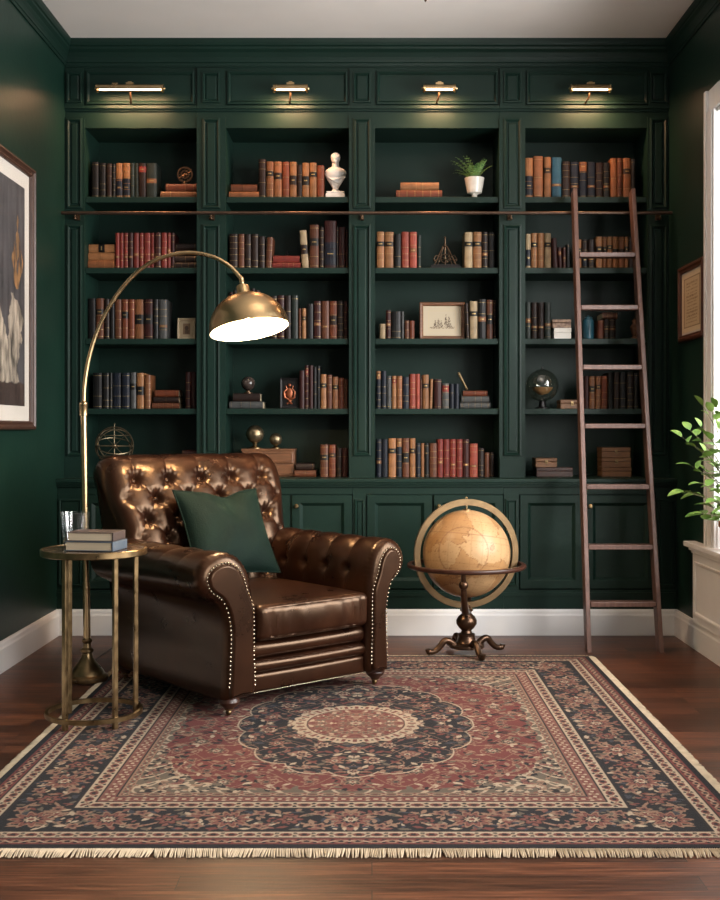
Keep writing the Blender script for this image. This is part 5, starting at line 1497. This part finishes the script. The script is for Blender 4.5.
for (a, b, Yt) in tips:
    tip = Vector((wx(a, Yt) - PX, Yt - PY, wz(b, Yt) - PZ))
    s0 = Vector((rg.uniform(-.02, .02), rg.uniform(-.02, .02), .13)); mid = Vector((tip.x * .35, tip.y * .35, .13 + (tip.z - .13) * .62))
    pts, _ = catmull([tuple(s0), tuple(mid), tuple(tip)], 14)
    stm.tube([tuple(p) for p in pts], [.0042 - .0028 * i / 13 for i in range(14)], 6)
    dirv = Vector(pts[-1]) - Vector(pts[-3])
    add_leaf(Vector(pts[-1]), dirv + Vector((rg.uniform(-.02, .02),) * 3), rg.uniform(.068, .090), rg.uniform(.021, .028))
    for i in (12, 11, 9, 7):
        p = Vector(pts[i]); an = rg.uniform(0, 2 * PI); dd = Vector((math.cos(an), math.sin(an) * .8, rg.uniform(-.1, .7))) + dirv.normalized() * .5
        if i < 9 and rg.random() < .35: continue
        add_leaf(p, dd, rg.uniform(.052, .080), rg.uniform(.017, .024))
stm.build('stem', STEM, pp); lf.build('foliage', LEAF, pp, recalc=False)

# ================================================================== CHANDELIER (only its lowest tip enters the picture)
cy = -2.0
ch = thing('ceiling_pendant', 'dark bronze ceiling pendant, its pointed tip just entering the top edge', 'lamp', (wx(425.5, cy), cy, wz(2.2, cy)))
mb = MB(); mb.lathe([(0, 0), (.004, .004), (.006, .014), (.004, .022), (.018, .040), (.024, .060), (.012, .085), (.016, .10), (.008, .12), (0, .12)], 18); mb.build('finial', BRONZE, ch)
mb = MB(); mb.tube([(0, 0, .11), (0, 0, ZC - wz(2.2, cy) - .02)], .006, 10); mb.build('rod', BRONZE, ch)
mb = MB(); mb.lathe([(.055, ZC - wz(2.2, cy) - .001), (.055, ZC - wz(2.2, cy) - .012), (.02, ZC - wz(2.2, cy) - .03), (0, ZC - wz(2.2, cy) - .03)], 24); mb.build('ceiling_rose', BRONZE, ch)
mb = MB(); bz0 = 3.03 - wz(2.2, cy); mb.lathe([(.012, bz0), (.06, bz0 + .006), (.13, bz0 + .035), (.185, bz0 + .085), (.181, bz0 + .085), (.127, bz0 + .038), (.058, bz0 + .010), (.012, bz0 + .004)], 40, cap=False); mb.build('added_uplight_bowl', BRASSD, ch)  # unseen bowl, added to throw the glow up and off the room

# ================================================================== LIGHT
def area(name, loc, target, sx, sy, e, col):
    ld = bpy.data.lights.new(name, 'AREA'); ld.shape = 'RECTANGLE'; ld.size = sx; ld.size_y = sy; ld.energy = e; ld.color = col
    o = bpy.data.objects.new(name, ld); COL.objects.link(o); o.location = loc
    o.rotation_euler = (Vector(target) - Vector(loc)).to_track_quat('-Z', 'Y').to_euler(); return o
# daylight arriving through the two windows of the right wall
area('daylight_near', (2.8, -2.3, 2.0), (0, -1.3, 1.2), 2.3, 2.4, 330, (1, .985, .97))
area('daylight_far', (2.9, -5.2, 2.1), (0, -2.4, 1.2), 2.6, 2.6, 420, (1, .98, .96))
pl = bpy.data.lights.new('added_ceiling_glow', 'POINT'); pl.energy = 40; pl.color = (1, .91, .83); pl.shadow_soft_size = .05  # light added inside the unseen bowl to brighten the ceiling
po = bpy.data.objects.new('added_ceiling_glow', pl); COL.objects.link(po); po.location = (ch.location.x + .06, cy, 3.10)
w = bpy.data.worlds.new('World'); SC.world = w; w.use_nodes = True
bg = w.node_tree.nodes['Background']; bg.inputs['Color'].default_value = (1, .985, .97, 1); bg.inputs['Strength'].default_value = .16

cam = bpy.data.cameras.new('Camera'); co = bpy.data.objects.new('Camera', cam); COL.objects.link(co)
co.location = (0, -DIST, CAMZ); co.rotation_euler = (PI / 2, 0, 0)
cam.sensor_fit = 'AUTO'; cam.sensor_width = 36; cam.lens = F_PX / 900 * 36
cam.shift_x = (360 - VX) / 900; cam.shift_y = (VY - 450) / 900
cam.clip_start = .05
SC.camera = co
vs_ = SC.view_settings
vs_.view_transform = 'Standard'; vs_.look = 'None'; vs_.exposure = .13; vs_.gamma = 1; vs_.use_curve_mapping = False
